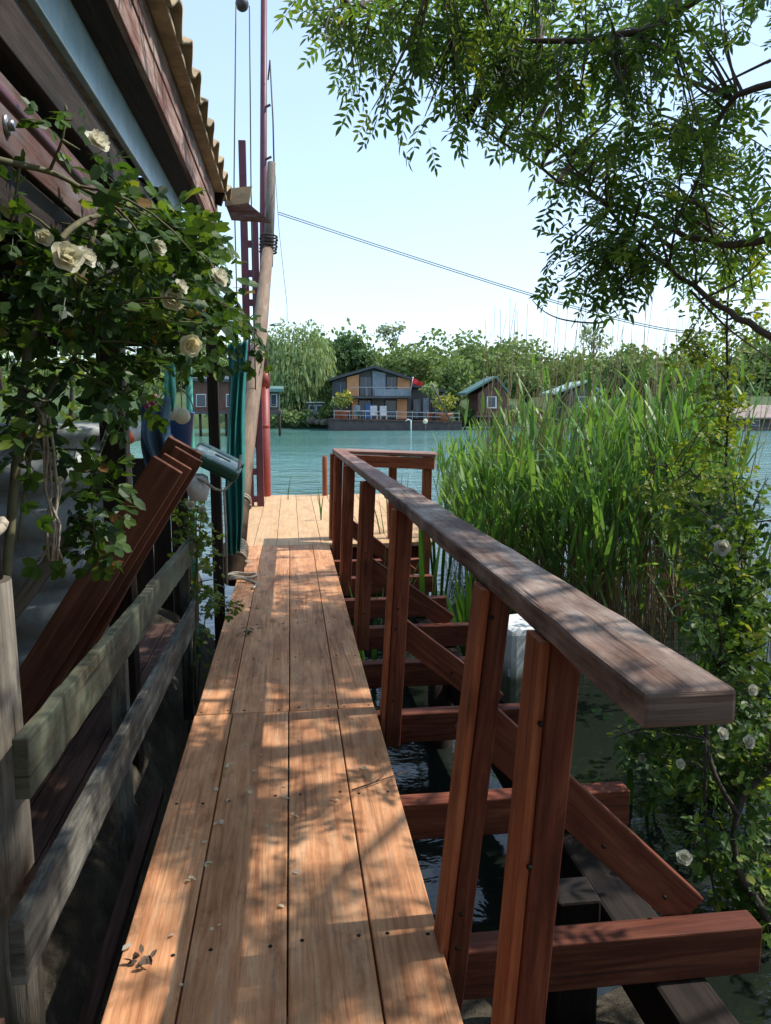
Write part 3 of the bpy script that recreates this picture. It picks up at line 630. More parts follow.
mb = MB(); mb.tube([at(270, 60, 12.6), at(273, 120, 12.6), at(274, 165, 12.4)], .012, 5); mb.tube([at(270, 60, 12.6), at(268, 80, 12.7)], .012, 5); tag(mb.build('stay_wire', M['wire']), 'short stay wire from the mast to the pale pole', 'wire')
mb = MB(); mb.tube([at(275, 170, 12.4), at(279, 230, 12.0), at(287, 305, 11.4), (-.02, 11.0, 2.6)], .004, 5); tag(mb.build('guy_line', M['wire']), 'thin guy line dropping right of the pale pole towards the water', 'wire')
for k, (dy, lab) in enumerate(((0, 'upper one of two parallel cables crossing the river in the sky'), (2.2, 'lower one of two parallel cables crossing the river in the sky'))):
    A = at(278, 212+dy, 12.35); B = at(705, 331.5+dy*.9, 68); pts = []
    B2 = A+(B-A)*1.25
    for i in range(33):
        u = i/32; q = A*(1-u)+B2*u; q.z += -1.5*4*u*(1-u)*.5+.55*u; pts.append(q)
    mb = MB(); mb.tube(pts, [.006+.055*i/32 for i in range(33)], 5); tag(mb.build('overhead_cable', M['wire']), lab, 'cable')

# white float beyond the railing
fb = at(528, 630, 5.5)
mb = MB(); mb.bar((fb.x-.24, fb.y, WZ+.27), (fb.x+.24, fb.y+.12, WZ+.27), .42, .62, seg=3); o = mb.build('float_block', M['white'], bevel=.05); mf = M['white'].copy(); darker_foot(mf, -.52, -.34, (.16, .17, .12)); o.data.materials[0] = mf; tag(o, 'white plastic float block lying on the water behind the railing', 'float')
mb = MB(); mb.bar((fb.x-.2, fb.y-.205+.03, WZ+.25), (fb.x+.2, fb.y-.205+.12, WZ+.25), .02, .05); mb.build('lip', M['tank'], o)
SHADE_N = 225

# ================================================================== NEAR VEGETATION
def inpoly(x, y, P):
    c = False; n = len(P); j = n-1
    for i in range(n):
        if (P[i][1] > y) != (P[j][1] > y) and x < (P[j][0]-P[i][0])*(y-P[i][1])/(P[j][1]-P[i][1])+P[i][0]: c = not c
        j = i
    return c
def sample(P, n):
    xs = [p[0] for p in P]; ys = [p[1] for p in P]; out = []
    while len(out) < n:
        x = random.uniform(min(xs), max(xs)); y = random.uniform(min(ys), max(ys))
        if inpoly(x, y, P): out.append((x, y))
    return out
def curve(A, B, sag=.1, n=6, wig=.04):
    A = Vector(A); B = Vector(B); L = (B-A).length; m = (A+B)/2+Vector((0, 0, sag*L))+Vector(tuple(random.uniform(-1, 1)*wig*L for _ in range(3)))
    return [A*(1-t)**2+m*2*t*(1-t)+B*t*t for t in np.linspace(0, 1, n)]
def compound(lf, P, D, nrm, pairs=4, R0=.17, L=.058, W=.02, r=None, fold=.1, shape='ovate', ribs=None):
    """many pinnate leaves: P (n,3) bases, D directions, nrm normals"""
    n = len(P); D = D/np.linalg.norm(D, axis=1, keepdims=True); S = np.cross(nrm, D); S /= np.linalg.norm(S, axis=1, keepdims=True)+1e-9; U = np.cross(D, S)
    sc = rng.uniform(.7, 1.25, n); r = rng.random(n) if r is None else r
    for k in range(pairs):
        f = (.3+.62*k/max(1, pairs-1))*R0
        b = P+D*(f*sc)[:, None]-U*(.25*(f*sc)**2/R0)[:, None]
        for sgn in (-1, 1):
            d = D*.55+S*sgn*.85-U*rng.uniform(0, .35, n)[:, None]+rng.normal(0, .12, (n, 3))
            lf.leaves(b, d, U+rng.normal(0, .3, (n, 3)), L*sc*rng.uniform(.75, 1.1, n), W*sc*rng.uniform(.8, 1.1, n), np.clip(r+rng.normal(0, .1, n), 0, 1), fold, shape)
    b = P+D*(R0*sc)[:, None]-U*(.25*R0*sc**2)[:, None]
    lf.leaves(b, D-U*.3, U, L*sc*1.05, W*sc, np.clip(r+rng.normal(0, .1, n), 0, 1), fold, shape)
    # leaf stalk
    K = np.stack([P, P+D*(R0*.5*sc)[:, None]-U*(.06*R0*sc)[:, None], b], 1)
    lf.strips(K, np.full((n, 3), .0022), S, np.full(n, .3))

# ---- ash tree leaning over from the right
ash = empty('ash_tree', (5.6, 3.6, -.9), 'overhanging ash tree with small pinnate leaves filling upper right sky', 'tree')
mb = MB(); mb.tube([(5.7, 3.6, -1.2), (5.5, 3.65, .3), (5.2, 3.8, 1.7), (5.0, 4.0, 3.0), (4.9, 3.9, 4.4), (4.6, 3.5, 6.4)], [.24, .2, .17, .15, .12, .06], 14); mb.build('trunk', M['bark'], ash)
limbs = [
 [(5.1, 3.9, 1.6), at(880, 392, 4.0), at(771, 338, 4.3), at(720, 305, 4.6), at(655, 258, 4.9), at(600, 200, 5.1), at(560, 150, 5.2)],
 [(5.0, 4.0, 3.0), at(790, 235, 4.6), at(700, 238, 4.9), at(640, 215, 5.2), at(560, 180, 5.5), at(470, 120, 5.6)],
 [(4.95, 4.0, 3.6), at(790, 80, 4.8), at(725, 110, 5.0), at(690, 200, 5.2), at(650, 260, 5.3)],
 [(4.9, 3.9, 4.2), at(790, -40, 4.4), at(640, 30, 4.6), at(520, 40, 4.8), at(420, 20, 4.9), at(350, 5, 5.0)],
 [(4.9, 3.9, 4.2), at(700, -140, 4.2), at(560, -60, 4.3), at(430, -30, 4.4)],
 [(5.0, 4.0, 3.0), (4.2, 2.6, 4.2), (3.2, 1.6, 5.0), (2.2, 1.0, 5.4), (1.2, .6, 5.6)],
 [(4.95, 3.9, 3.8), (4.0, 3.2, 5.0), (3.0, 2.6, 5.7), (1.8, 2.2, 6.1)],
 [(4.8, 3.8, 4.8), (4.2, 1.8, 6.0), (3.6, .3, 6.6), (2.8, -.8, 6.8)],
 [(4.95, 3.9, 3.2), (4.4, 1.8, 3.6), (3.8, .4, 4.0), (3.0, -.6, 4.3)],
 [(4.9, 3.9, 4.4), (5.0, 5.2, 5.4), (4.6, 6.2, 5.9), (3.8, 7.0, 6.1)],
]
mb = MB(); nodes = []
def smooth(pts, m=5):
    pts = [Vector(p) for p in pts]; out = []
    for i in range(len(pts)-1):
        p0 = pts[max(0, i-1)]; p1 = pts[i]; p2 = pts[i+1]; p3 = pts[min(len(pts)-1, i+2)]
        for k in range(m):
            t = k/m; out.append(.5*((2*p1)+(p2-p0)*t+(2*p0-5*p1+4*p2-p3)*t*t+(3*p1-p0-3*p2+p3)*t**3))
    return out+[pts[-1]]
for l in limbs:
    q = [p+Vector(tuple(random.uniform(-.012, .012) for _ in range(3))) for p in smooth(l)]
    mb.tube(q, list(np.linspace(.03, .006, len(q))), 8); nodes += q[4:]
targets = []
dense = [(470, -20), (640, -20), (700, 60), (735, 120), (771, 130), (771, 330), (735, 305), (700, 330), (640, 245), (600, 255), (560, 200), (545, 150), (500, 95), (470, 40)]
rightp = [(600, 100), (700, 90), (771, 140), (771, 290), (640, 250), (570, 200)]
leftp = [(325, -20), (520, -20), (540, 130), (480, 130), (440, 150), (415, 100), (395, 135), (345, 105), (335, 50), (285, 5), (290, -20)]
spray = [(530, 250), (600, 255), (640, 270), (600, 320), (570, 300), (530, 275)]
tops = [(400, -20), (771, -20), (771, 50), (720, 30), (690, 60), (560, 90), (450, 60)]
NIN = 0
for P_, n, ya, yb in ((dense, 105, 4.2, 6.6), (rightp, 66, 4.2, 6.4), (leftp, 78, 4.4, 5.6), (spray, 24, 4.8, 5.4), (tops, 56, 4.2, 5.8)):
    for (x, y) in sample(P_, n): targets.append(at(x, y, random.uniform(ya, yb)))
def proj_inside(p):
    v = p-CAM; r = v.x*math.cos(YAW)-v.y*math.sin(YAW); fh = v.x*math.sin(YAW)+v.y*math.cos(YAW)
    fw = fh*math.cos(PITCH)-v.z*math.sin(PITCH); u = fh*math.sin(PITCH)+v.z*math.cos(PITCH)
    return fw > .05 and abs(r/fw) < .52 and abs(u/fw) < .68
NIN = len(targets)
k = 0
while k < SHADE_N:
    y = random.uniform(-1.0, 5.4) if k < 190 else random.uniform(.6, 2.9); s = random.uniform(-1.3, 1.3); z = random.uniform(3.4, 6.4)
    if y < 2.9: z = random.uniform(2.3, 4.4)
    for j in range(7):
        z2 = z+random.gauss(0, .3); p = Vector((s+random.gauss(0, .13)+.78*z2, y+random.gauss(0, .16), z2))
        if proj_inside(p) or p.x < .8: continue
        targets.append(p); k += 1
k = 0
while k < 90:                           # unseen crown added overhead to cut sky light on the deck
    p = Vector((random.uniform(-3.0, 2.2), random.uniform(-4.0, 3.4), random.uniform(4.3, 6.6)))
    if proj_inside(p) or p.x > .78*(p.z-1)-.9: continue
    targets.append(p); k += 1
for i in range(60):                      # unseen foliage added behind the viewer to cut fill light
    targets.append(Vector((random.uniform(-1.5, 4.5), random.uniform(-4.5, -1.3), random.uniform(1.2, 6))))
for i in range(26):                      # the crown beyond, shading the middle of the walkway
    y = random.uniform(5.2, 8.2); z = random.uniform(4.4, 6.0); targets.append(Vector((.78*z+random.uniform(-1.0, .8), y, z)))
NP = np.array([tuple(n) for n in nodes]); LP = []; LD = []
for ti, tg in enumerate(targets):
    dd = np.linalg.norm(NP-np.array(tg), axis=1)+np.where(NP[:, 2] > tg.z+.9, .5, 0); A = nodes[int(dd.argmin())]
    q = curve(A, tg, .08, 6, .1); L = (tg-A).length
    mb.tube(q, list(np.linspace(min(.016, .006+.006*L), .003, 6)), 5, caps=False)
    m = max(4, int((6.0 if ti < NIN else 12)*min(1.2, L)))
    for t in np.linspace(max(.15, 1-.9/max(L, .3)), 1, m):
        i = min(4, int(t*5)); f = t*5-i; p = q[i]*(1-f)+q[i+1]*f; ax = (q[i+1]-q[i]).normalized()
        d = ax*.6+Vector(tuple(random.gauss(0, .75) for _ in range(3)))+Vector((0, 0, -.25)); LP.append(tuple(p)); LD.append(tuple(d))
        if random.random() < (.2 if ti < NIN else .35):
            s = p+Vector(tuple(random.gauss(0, .09) for _ in range(3))); LP.append(tuple(s)); LD.append(tuple(d+Vector((random.gauss(0, .5), random.gauss(0, .5), 0))))
LP = np.array(LP); LD = np.array(LD); n = len(LP); print('ash leaves', n)
lf = LF(); nr = np.tile([.15, 0, 1.0], (n, 1))+rng.normal(0, .45, (n, 3)); rr = np.clip(rng.beta(2, 2.6, n)+.35*(rng.random(n) < .08), 0, 1)
compound(lf, LP, LD, nr, 4, .19, .073, .027, rr); lf.build('foliage', M['ash'], ash)
# bare twigs low on the right
for l in ([at(700, 300, 4.7), at(740, 280, 4.6), at(771, 250, 4.5)], [at(690, 290, 4.7), at(730, 330, 4.6), at(775, 362, 4.5)], [at(612, 318, 6), at(598, 323, 6.1), at(565, 320, 6.2), at(545, 312, 6.2), at(532, 300, 6.2)], [at(771, 60, 4.9), at(740, 75, 5), at(700, 95, 5), at(680, 110, 5)]):
    mb.tube(smooth(l, 4), list(np.linspace(.010, .003, 4*(len(l)-1)+1)), 6)
mb.build('branches', M['twig'], ash)

# ---- roses
def flower(c, size, axis, mat, parent, name='flower'):
    q = Vector(axis).to_track_quat('Z', 'Y'); mb = MB()
    for ring, (cnt, tilt, rad) in enumerate(((5, .25, 1.0), (5, .75, .85), (4, 1.15, .6), (3, 1.4, .36))):
        for k in range(cnt):
            a = 2*math.pi*k/cnt+ring*.6+random.uniform(-.15, .15); tl = tilt+random.uniform(-.12, .12)
            def fn(u, v, a=a, tl=tl, rad=rad, ring=ring):
                t = (v-.5)*2; wv = (.25+.75*math.sin(math.pi*min(1, u*.85+.12)))*.62*rad
                rr = u*rad; x = rr*math.cos(tl*(.4+.6*u)); z = rr*math.sin(tl*(.4+.6*u))-.12*u*u*(ring == 0)+.12*t*t*rad
                yv = t*wv; X = x*math.cos(a)-yv*math.sin(a); Y_ = x*math.sin(a)+yv*math.cos(a)
                return c+q @ Vector((X*size, Y_*size, (z+.05*ring)*size))
            mb.grid(fn, 4, 4, random.random())
    return mb.build(name, M[mat], parent)
def rosebush(root, stems, clumps, mat, leafL, flowers, r_shift=0.0, stemmat='stem', lm=1.0):
    mb = MB(); nodes = []
    for s, rad in stems:
        q = smooth(s, 5); mb.tube(q, list(np.linspace(rad, rad*.45, len(q))), 7); nodes += q
    NP = np.array([tuple(n) for n in nodes]); P = []; D = []
    for c, m in clumps:
        A = nodes[int(np.linalg.norm(NP-np.array(c), axis=1).argmin())]; q = curve(A, c, .12, 6, .15)
        mb.tube(q, list(np.linspace(.005, .002, 6)), 5, caps=False)
        for _ in range(m):
            t = random.uniform(.35, 1); i = min(4, int(t*5)); f = t*5-i; p = q[i]*(1-f)+q[i+1]*f+Vector(tuple(random.gauss(0, .035*lm) for _ in range(3)))
            P.append(tuple(p)); D.append(tuple(Vector(tuple(random.gauss(0, 1) for _ in range(3)))+Vector((.2, -.1, -.35))))
    mb.build('stems', M[stemmat], root)
    P = np.array(P); D = np.array(D); n = len(P); lf = LF()
    compound(lf, P, D, np.tile([.25, -.15, 1.0], (n, 1))+rng.normal(0, .5, (n, 3)), 2, leafL*2.0, leafL, leafL*.62, np.clip(rng.beta(2, 2.4, n)+r_shift, 0, 1), .1, 'round')
    lf.build('foliage', M[mat], root)
    for (c, s, ax, mt) in flowers: flower(c, s, ax, mt, root)
rb = empty('climbing_rose', (-.85, 2.3, -.1), 'climbing rose with dark leaves and cream flowers hanging from the boathouse eave', 'climbing rose')
R1 = [(0, 190), (60, 205), (120, 212), (170, 215), (215, 225), (232, 262), (258, 345), (240, 352), (205, 340), (185, 372), (150, 395), (125, 428), (80, 410), (50, 380), (0, 390)]
R2 = [(110, 215), (215, 230), (262, 340), (210, 340), (150, 320), (110, 300)]
R3 = [(60, 460), (120, 480), (110, 540), (85, 560), (62, 520)]
R4 = [(0, 380), (30, 370), (60, 420), (30, 470), (0, 440)]
cl = []
for P_, n, ya, yb, m in ((R1, 86, 2.3, 3.6, 6), (R2, 44, 2.6, 3.8, 6), (R3, 11, 2.4, 2.8, 5), (R4, 8, 2.2, 2.8, 4)):
    cl += [(at(x, y, random.uniform(ya, yb)), m) for x, y in sample(P_, n)]
cl += [(at(x, y, 3.9), 4) for x, y in ((235, 300), (245, 325), (262, 345), (250, 352), (225, 335))]
cl += [(at(x, y, 2.3), 3) for x, y in ((65, 105), (72, 120), (80, 150))]
stems = [([(-.95, 2.2, -.2), at(20, 420, 2.5), at(35, 330, 2.6), at(60, 240, 2.6), at(120, 215, 3.0), at(200, 250, 3.4)], .016),
         ([at(-30, 150, 2.2), at(0, 160, 2.25), at(50, 172, 2.35), at(85, 190, 2.5), at(120, 212, 2.8)], .011),
         ([at(50, 170, 2.35), at(62, 140, 2.3), at(66, 110, 2.3)], .005),
         ([at(60, 240, 2.6), at(85, 330, 2.6), at(45, 400, 2.5), at(28, 470, 2.5), at(18, 540, 2.5)], .008),
         ([at(120, 215, 3.0), at(160, 300, 3.2), at(130, 380, 3.1), at(95, 470, 2.7), at(95, 540, 2.6)], .007),
         ([at(200, 250, 3.4), at(235, 300, 3.8), at(265, 348, 3.9)], .006), ([at(40, 330, 2.6), at(72, 300, 2.9), at(95, 230, 3.0)], .02)]
fl = [(at(x, y, Y), s, ax, m) for (x, y, Y, s, ax, m) in (
    (97, 143, 2.2, .046, (.6, -.5, .5), 'petalw'), (66, 258, 2.2, .06, (.6, -.8, .3), 'petal'), (84, 258, 2.25, .045, (.8, -.4, .5), 'petalw'), (172, 300, 2.55, .055, (.4, -.9, .3), 'petal'),
    (190, 345, 2.6, .05, (.3, -.9, -.2), 'petal'), (218, 278, 2.6, .045, (.7, -.5, .4), 'petalw'), (180, 287, 2.55, .036, (.8, -.4, .4), 'petalw'), (158, 248, 2.45, .034, (.6, -.7, .3), 'petalw'),
    (44, 238, 2.4, .035, (.4, -.9, .3), 'petal'), (200, 305, 3.2, .035, (.8, -.4, .3), 'petal'), (60, 480, 2.6, .016, (.5, -.7, .3), 'petal'))]
rosebush(rb, stems, cl, 'rose', .047, [(c_-(c_-CAM)*.05, s_*.74, a_, m_) for c_, s_, a_, m_ in fl])
# small rose by the log foot
r2 = empty('rose_shrub', (-.6, 5.2, -.5), 'small rose shrub with pale buds growing through the fence end below the crate', 'rose shrub')
cl = [(at(x, y, random.uniform(4.7, 5.3)), 4) for x, y in sample([(178, 500), (215, 495), (220, 530), (200, 550), (180, 530)], 20)]+[(at(x, y, random.uniform(4.8, 5.2)), 4) for x, y in sample([(190, 560), (215, 560), (235, 600), (200, 650), (185, 600)], 16)]
cl += [(at(x, y, 4.7), 4) for x, y in ((228, 612), (218, 603), (240, 608), (205, 655))]
rosebush(r2, [([(-.66, 5.1, -.5), at(195, 590, 5), at(200, 530, 5), at(205, 500, 5)], .007), ([(-.64, 5.0, -.5), at(205, 620, 4.9), at(225, 605, 4.8)], .005), ([(-.68, 4.9, -.6), at(197, 600, 4.75), at(197, 545, 4.8)], .009)], cl, 'rosey', .035,
         [(at(x, y, 4.9), s, (.5, -.7, .5), 'petalw') for x, y, s in ((190, 505, .035), (202, 510, .03), (208, 590, .035), (200, 495, .03), (186, 588, .03))], lm=.8)

gs = empty('garden_shrub', (-2.3, 8.6, -.4), 'sunlit green shrub glimpsed through the gap in the boathouse porch', 'shrub')
rosebush(gs, [([(-2.3, 8.6, -.6), (-2.3, 8.5, .8), (-2.2, 8.5, 2.0)], .04), ([(-2.3, 8.6, .2), (-2.8, 8.4, 1.2), (-3.0, 8.6, 2.2)], .03)], [(Vector((random.uniform(-3.4, -1.75), random.uniform(7.6, 9.4), random.uniform(.3, 2.9))), 9) for _ in range(75)], 'rosey', .07, [], .1, 'bark', 2.2)
# unseen thicket added behind the viewer and the ash to block sky fill
lf = LF()
for (x0, x1, y0, y1, z0, z1, m, s) in ((-8, 11, -9, -3.2, -.5, 8.5, 9000, .34), (4.8, 9.5, -3.2, 5.0, -.8, 2.6, 3500, .26), (-8, 5, -7, -2.6, 5.5, 9.5, 1700, .34)):
    P = rng.uniform([x0, y0, z0], [x1, y1, z1], (m, 3)); k_ = np.sin(P[:, 0]*1.3+P[:, 2])+np.sin(P[:, 1]*1.7-P[:, 2]*1.1) > -1.2; P = P[k_]
    lf.leaves(P, unit(len(P)), unit(len(P)), s*rng.uniform(.6, 1.3, len(P)), s*.6, rng.uniform(0, .7, len(P)), .1, 'ovate')
tag(lf.build('added_thicket', M['rose']), 'unseen leafy thicket added beyond the edge of the view to block sky light', 'thicket', kind='stuff')
# big dark rose on the right bank
r3 = empty('white_rose_bush', (2.6, 3.4, -.9), 'dark leafy bush with white roses hanging over water at right edge', 'rose bush')
B1 = [(690, 480), (771, 470), (771, 700), (740, 720), (742, 690), (700, 650), (670, 600), (650, 560)]
B2 = [(610, 720), (660, 725), (771, 690), (771, 850), (720, 790), (660, 790), (615, 760)]
B3 = [(690, 600), (771, 560), (771, 760), (735, 760), (738, 690), (700, 655)]
B4 = [(680, 840), (720, 830), (771, 820), (771, 930), (720, 890), (690, 870)]
cl = []
for P_, n, ya, yb, m in ((B1, 70, 3.0, 4.6, 7), (B2, 125, 2.9, 4.2, 7), (B3, 46, 2.6, 3.6, 7), (B4, 34, 2.7, 3.3, 6)):
    cl += [(at(x, y, random.uniform(ya, yb)), m) for x, y in sample(P_, n)]
cl += [(Vector((random.uniform(2.1, 3.6), random.uniform(2.2, 4.4), random.uniform(-.5, 1.0))), 7) for _ in range(40)]
stems = [([(2.15, 2.7, -1.0), at(765, 915, 2.75), at(735, 860, 2.75), at(742, 800, 2.8), at(771, 770, 2.8)], .022), ([at(738, 815, 2.78), at(715, 775, 2.8), at(706, 730, 2.9), at(712, 690, 3.0), at(740, 560, 3.3)], .011),
         ([at(706, 740, 2.85), at(706, 830, 2.8), at(716, 905, 2.8)], .006), ([(2.9, 3.8, -1), at(760, 700, 3.6), at(730, 600, 3.7), at(715, 520, 3.8)], .016), ([(2.6, 4.2, -1), at(690, 760, 3.8), at(650, 740, 3.9), at(620, 735, 4.0)], .01),
         ([(3.1, 3.2, -1), (3.0, 3.1, .2), (2.7, 3.0, 1.2)], .02)]
fl = [(at(x, y, Y-.45), s, ax, 'petalw') for (x, y, Y, s, ax) in ((684, 858, 2.9, .04, (-.2, -.7, .7)), (722, 734, 3.0, .035, (.3, -.6, .6)), (748, 742, 2.9, .035, (.3, -.8, .4)), (642, 758, 3.6, .03, (0, -.8, .5)), (680, 764, 3.3, .03, (.1, -.8, .4)), (632, 734, 3.7, .028, (0, -.8, .5)), (722, 548, 3.5, .05, (-.4, -.8, .3)), (752, 690, 2.9, .03, (.2, -.8, .4)), (716, 530, 3.6, .035, (-.3, -.8, .5)))]
rosebush(r3, stems, cl, 'rosed', .04, [(c_, s_*.75, a_, m_) for c_, s_, a_, m_ in fl], .08, 'bark')
# yellow-green creeper on its hanging stem
vn = empty('climbing_creeper', (3.1, 5.6, -.9), 'yellow green creeper climbing a thin vertical stem in front of the reeds', 'creeper')
V1 = [(668, 330), (735, 320), (752, 400), (748, 490), (740, 545), (690, 545), (640, 520), (645, 480), (690, 440), (690, 380)]
cl = [(at(x, y, random.uniform(4.9, 5.7)), 7) for x, y in sample(V1, 85)]
cl += [(at(x, y, random.uniform(5.0, 5.6)), 6) for x, y in sample([(680, 300), (771, 300), (765, 340), (700, 350)], 16)]
v_st = [([(3.0, 5.2, -1), at(727, 560, 5.2), at(726, 480, 5.2), at(728, 400, 5.2), at(727, 320, 5.1), at(733, 230, 5.0)], .013), ([at(726, 520, 5.2), at(690, 470, 5.1), at(655, 465, 5.0)], .006), ([at(727, 380, 5.2), at(700, 350, 5.2), at(680, 345, 5.2)], .006)]
rosebush(vn, v_st, cl, 'creeper', .034, [], .0, 'bark', 1.2)

# ---- reeds
rbm = LF(); rst = LF()
n = 1100
Y = rng.uniform(0, 1, n)**1.2*5.6+6.3; xl = 2.0+(np.maximum(0, Y-8.3))*.12+np.maximum(0, 7.6-Y)*.55; X = xl+rng.uniform(0, 1, n)**1.15*(5.2+.15*Y-xl)
keep = (X < .59*Y) & ~((X > 3.35+.0*Y) & (Y > 9.5) & (rng.random(n) < .55)); X = X[keep]; Y = Y[keep]; n = len(X)
edge = np.clip((X-xl[keep])/1.2, 0, 1)
H = rng.uniform(1.7, 2.45, n)*(.62+.38*edge)*np.where(X > 4.6, .9, 1); dead = rng.random(n) < .27
lean = rng.normal(0, .1, (n, 2)); lean[:, 0] -= .10*(1-edge)
H = np.where(dead, H*rng.uniform(1.0, 1.32, n), H)
t = np.array([0, .35, .7, 1.0])
base = np.stack([X, Y, np.full(n, -1.15)], 1); tip = base+np.stack([lean[:, 0]*H, lean[:, 1]*H, H+.45], 1); mid = np.stack([lean[:, 0]*.25, lean[:, 1]*.25, 0*H], 1)
C = base[:, None, :]*(1-t)[None, :, None]+tip[:, None, :]*t[None, :, None]-mid[:, None, :]*(4*t*(1-t))[None, :, None]*.5
for ang in (0, 1.57):
    sd = np.tile([math.cos(ang), math.sin(ang), 0], (n, 1)); rst.strips(C, np.tile([.013, .012, .009, .003], (n, 1)), sd, np.where(dead, rng.uniform(.5, 1, n), rng.uniform(0, .7, n)))
for k in range(9):
    f = (.36+.62*k/8)+rng.normal(0, .03, n); f = np.clip(np.where((f < .5) & (rng.random(n) < .7), f+.3, f), .36, 1)
    ok = ~dead | (rng.random(n) < .12)
    i = np.where(ok)[0]; fi = f[i]
    b = base[i]*(1-fi)[:, None]+tip[i]*fi[:, None]-mid[i]*(2*fi*(1-fi))[:, None]
    a = rng.uniform(0, 2*math.pi, len(i)); L = rng.uniform(.32, .62, len(i))*(1-.3*(fi > .9)); up = rng.uniform(.82, 1.0, len(i))*np.where(rng.random(len(i)) < .09, .4, 1); hd = np.sqrt(np.maximum(.02, 1-up**2)); dr = rng.uniform(.03, .36, len(i))**1.4
    out = np.stack([np.cos(a), np.sin(a), 0*a], 1); Pk = []
    for s in (0, .3, .6, .85, 1.0):
        Pk.append(b+out*(L*(hd*s+.35*dr*s*s))[:, None]+np.array([0, 0, 1])*(L*(up*s-dr*1.1*s**2.4))[:, None])
    Pk = np.stack(Pk, 1); wd = rng.uniform(.026, .05, len(i))[:, None]*np.array([.5, 1, .85, .45, .03])[None]
    sd = np.stack([-np.sin(a), np.cos(a), rng.normal(0, .3, len(i))], 1)
    low = fi < .5
    rbm.strips(Pk, wd, sd, np.clip(rng.beta(2, 2, len(i))*.85+.1*(rng.random(len(i)) < .1)+np.where(low & (rng.random(len(i)) < .5), .9, 0), 0, 1))
# dead plumes and broken brown stems
m = 700; X = rng.uniform(2.3, 5.0, m); Y = rng.uniform(6.6, 9.6, m); Hh = rng.uniform(.6, 1.5, m)
b = np.stack([X, Y, np.full(m, -1.0)], 1); e = b+np.stack([rng.normal(0, .28, m), rng.normal(0, .2, m), Hh], 1)
rst.strips(np.stack([b, (b+e)/2, e], 1), np.tile([.012, .010, .006], (m, 1)), np.tile([1, .3, 0], (m, 1)), rng.random(m))
m = 110; X = rng.uniform(2.1, 4.8, m); Y = rng.uniform(7, 10, m); b = np.stack([X, Y, np.full(m, .8)], 1); e = b+np.stack([rng.normal(.12, .14, m), rng.normal(0, .1, m), rng.uniform(1.0, 1.9, m)], 1)
rst.strips(np.stack([b, (b+e)/2+[.02, 0, 0], e], 1), np.tile([.010, .008, .005], (m, 1)), np.tile([1, .3, 0], (m, 1)), rng.uniform(.4, 1, m))
rd = empty('reed_bed', (3.2, 8, -.9), 'dense bed of tall green reeds with brown stems standing in the water', 'reeds'); rd['kind'] = 'stuff'
rbm.build('reed_blades', M['reed'], rd, 'stuff'); rst.build('reed_stems', M['reedstem'], rd, 'stuff')

# ---- sword-leaved plants among the beams and reeds beside the railing
def sword(px, py, Yd, n, Hh, lab, spread=.25, wd=.03, z0=-1.0):
    c = at(px, py, Yd); lf = LF(); a = rng.uniform(0, 6.28, n); L = rng.uniform(.65, 1.0, n)*Hh; tl = rng.uniform(.03, spread, n)
    b = np.tile([c.x, c.y, z0], (n, 1))+np.stack([np.cos(a)*.06, np.sin(a)*.06, 0*a], 1); Pk = []
    for s in (0, .3, .6, .85, 1.0): Pk.append(b+np.stack([np.cos(a)*tl*s**1.6*L, np.sin(a)*tl*s**1.6*L, L*(s-.25*tl*s**3)], 1))
    lf.strips(np.stack(Pk, 1), rng.uniform(.7, 1.2, n)[:, None]*wd*np.array([.7, 1, .9, .5, .03])[None], np.stack([-np.sin(a), np.cos(a)+.3, 0*a], 1), rng.random(n))
    o = lf.build('sword_leaf_plant', M['iris']); o['label'] = lab; o['category'] = 'plant'; o['group'] = 'sword leaved plants by the walkway'
sword(372, 600, 6.2, 7, 1.55, 'dark sword leaved plant rising between the railing post and walkway edge', .3, .05)
sword(425, 570, 6.9, 10, 1.75, 'sword leaved plant right of the middle railing post with broad green blades', .4, .045)
sword(472, 590, 6.6, 12, 1.35, 'sword leaved plant low beside the reed edge', .45, .04)
sword(440, 540, 8.2, 9, 1.9, 'sword leaved plant rising behind the corner post of the railing', .3, .035)
sword(395, 500, 8.9, 8, 2.0, 'sword leaved plant showing through the railing above the end platform', .25, .04, -.9)
sword(505, 590, 7.2, 14, 1.3, 'sword leaved plant before the left end of the reeds', .5, .035)
sword(735, 520, 5.6, 12, 2.2, 'tall sword leaved plant standing out at right of the creeper', .35, .045)
sword(640, 790, 3.8, 5, .5, 'small pale sword leaved plant on the water under the rail end', .8, .04, -.75)
# little shoots through the deck gaps
for (x, y, Yd, lab) in ((288, 500, 12.2, 'green shoot growing through the plank gap in middle of the end platform'), (321, 520, 10.0, 'green shoot growing through the platform at foot of the railing')):
    c = at(x, y, Yd); lf = LF(); m = 4; a = rng.uniform(0, 6.28, m); L = rng.uniform(.25, .5, m)
    b = np.tile([c.x, c.y, -.02], (m, 1)); lf.strips(np.stack([b+np.stack([np.cos(a)*.2*s*s*L, np.sin(a)*.2*s*s*L, L*s], 1) for s in (0, .4, .75, 1)], 1), np.tile([.015, .018, .012, .002], (m, 1)), np.stack([-np.sin(a), np.cos(a), 0*a], 1), rng.random(m))
    o = lf.build('green_shoot', M['iris']); tag(o, lab, 'shoot')
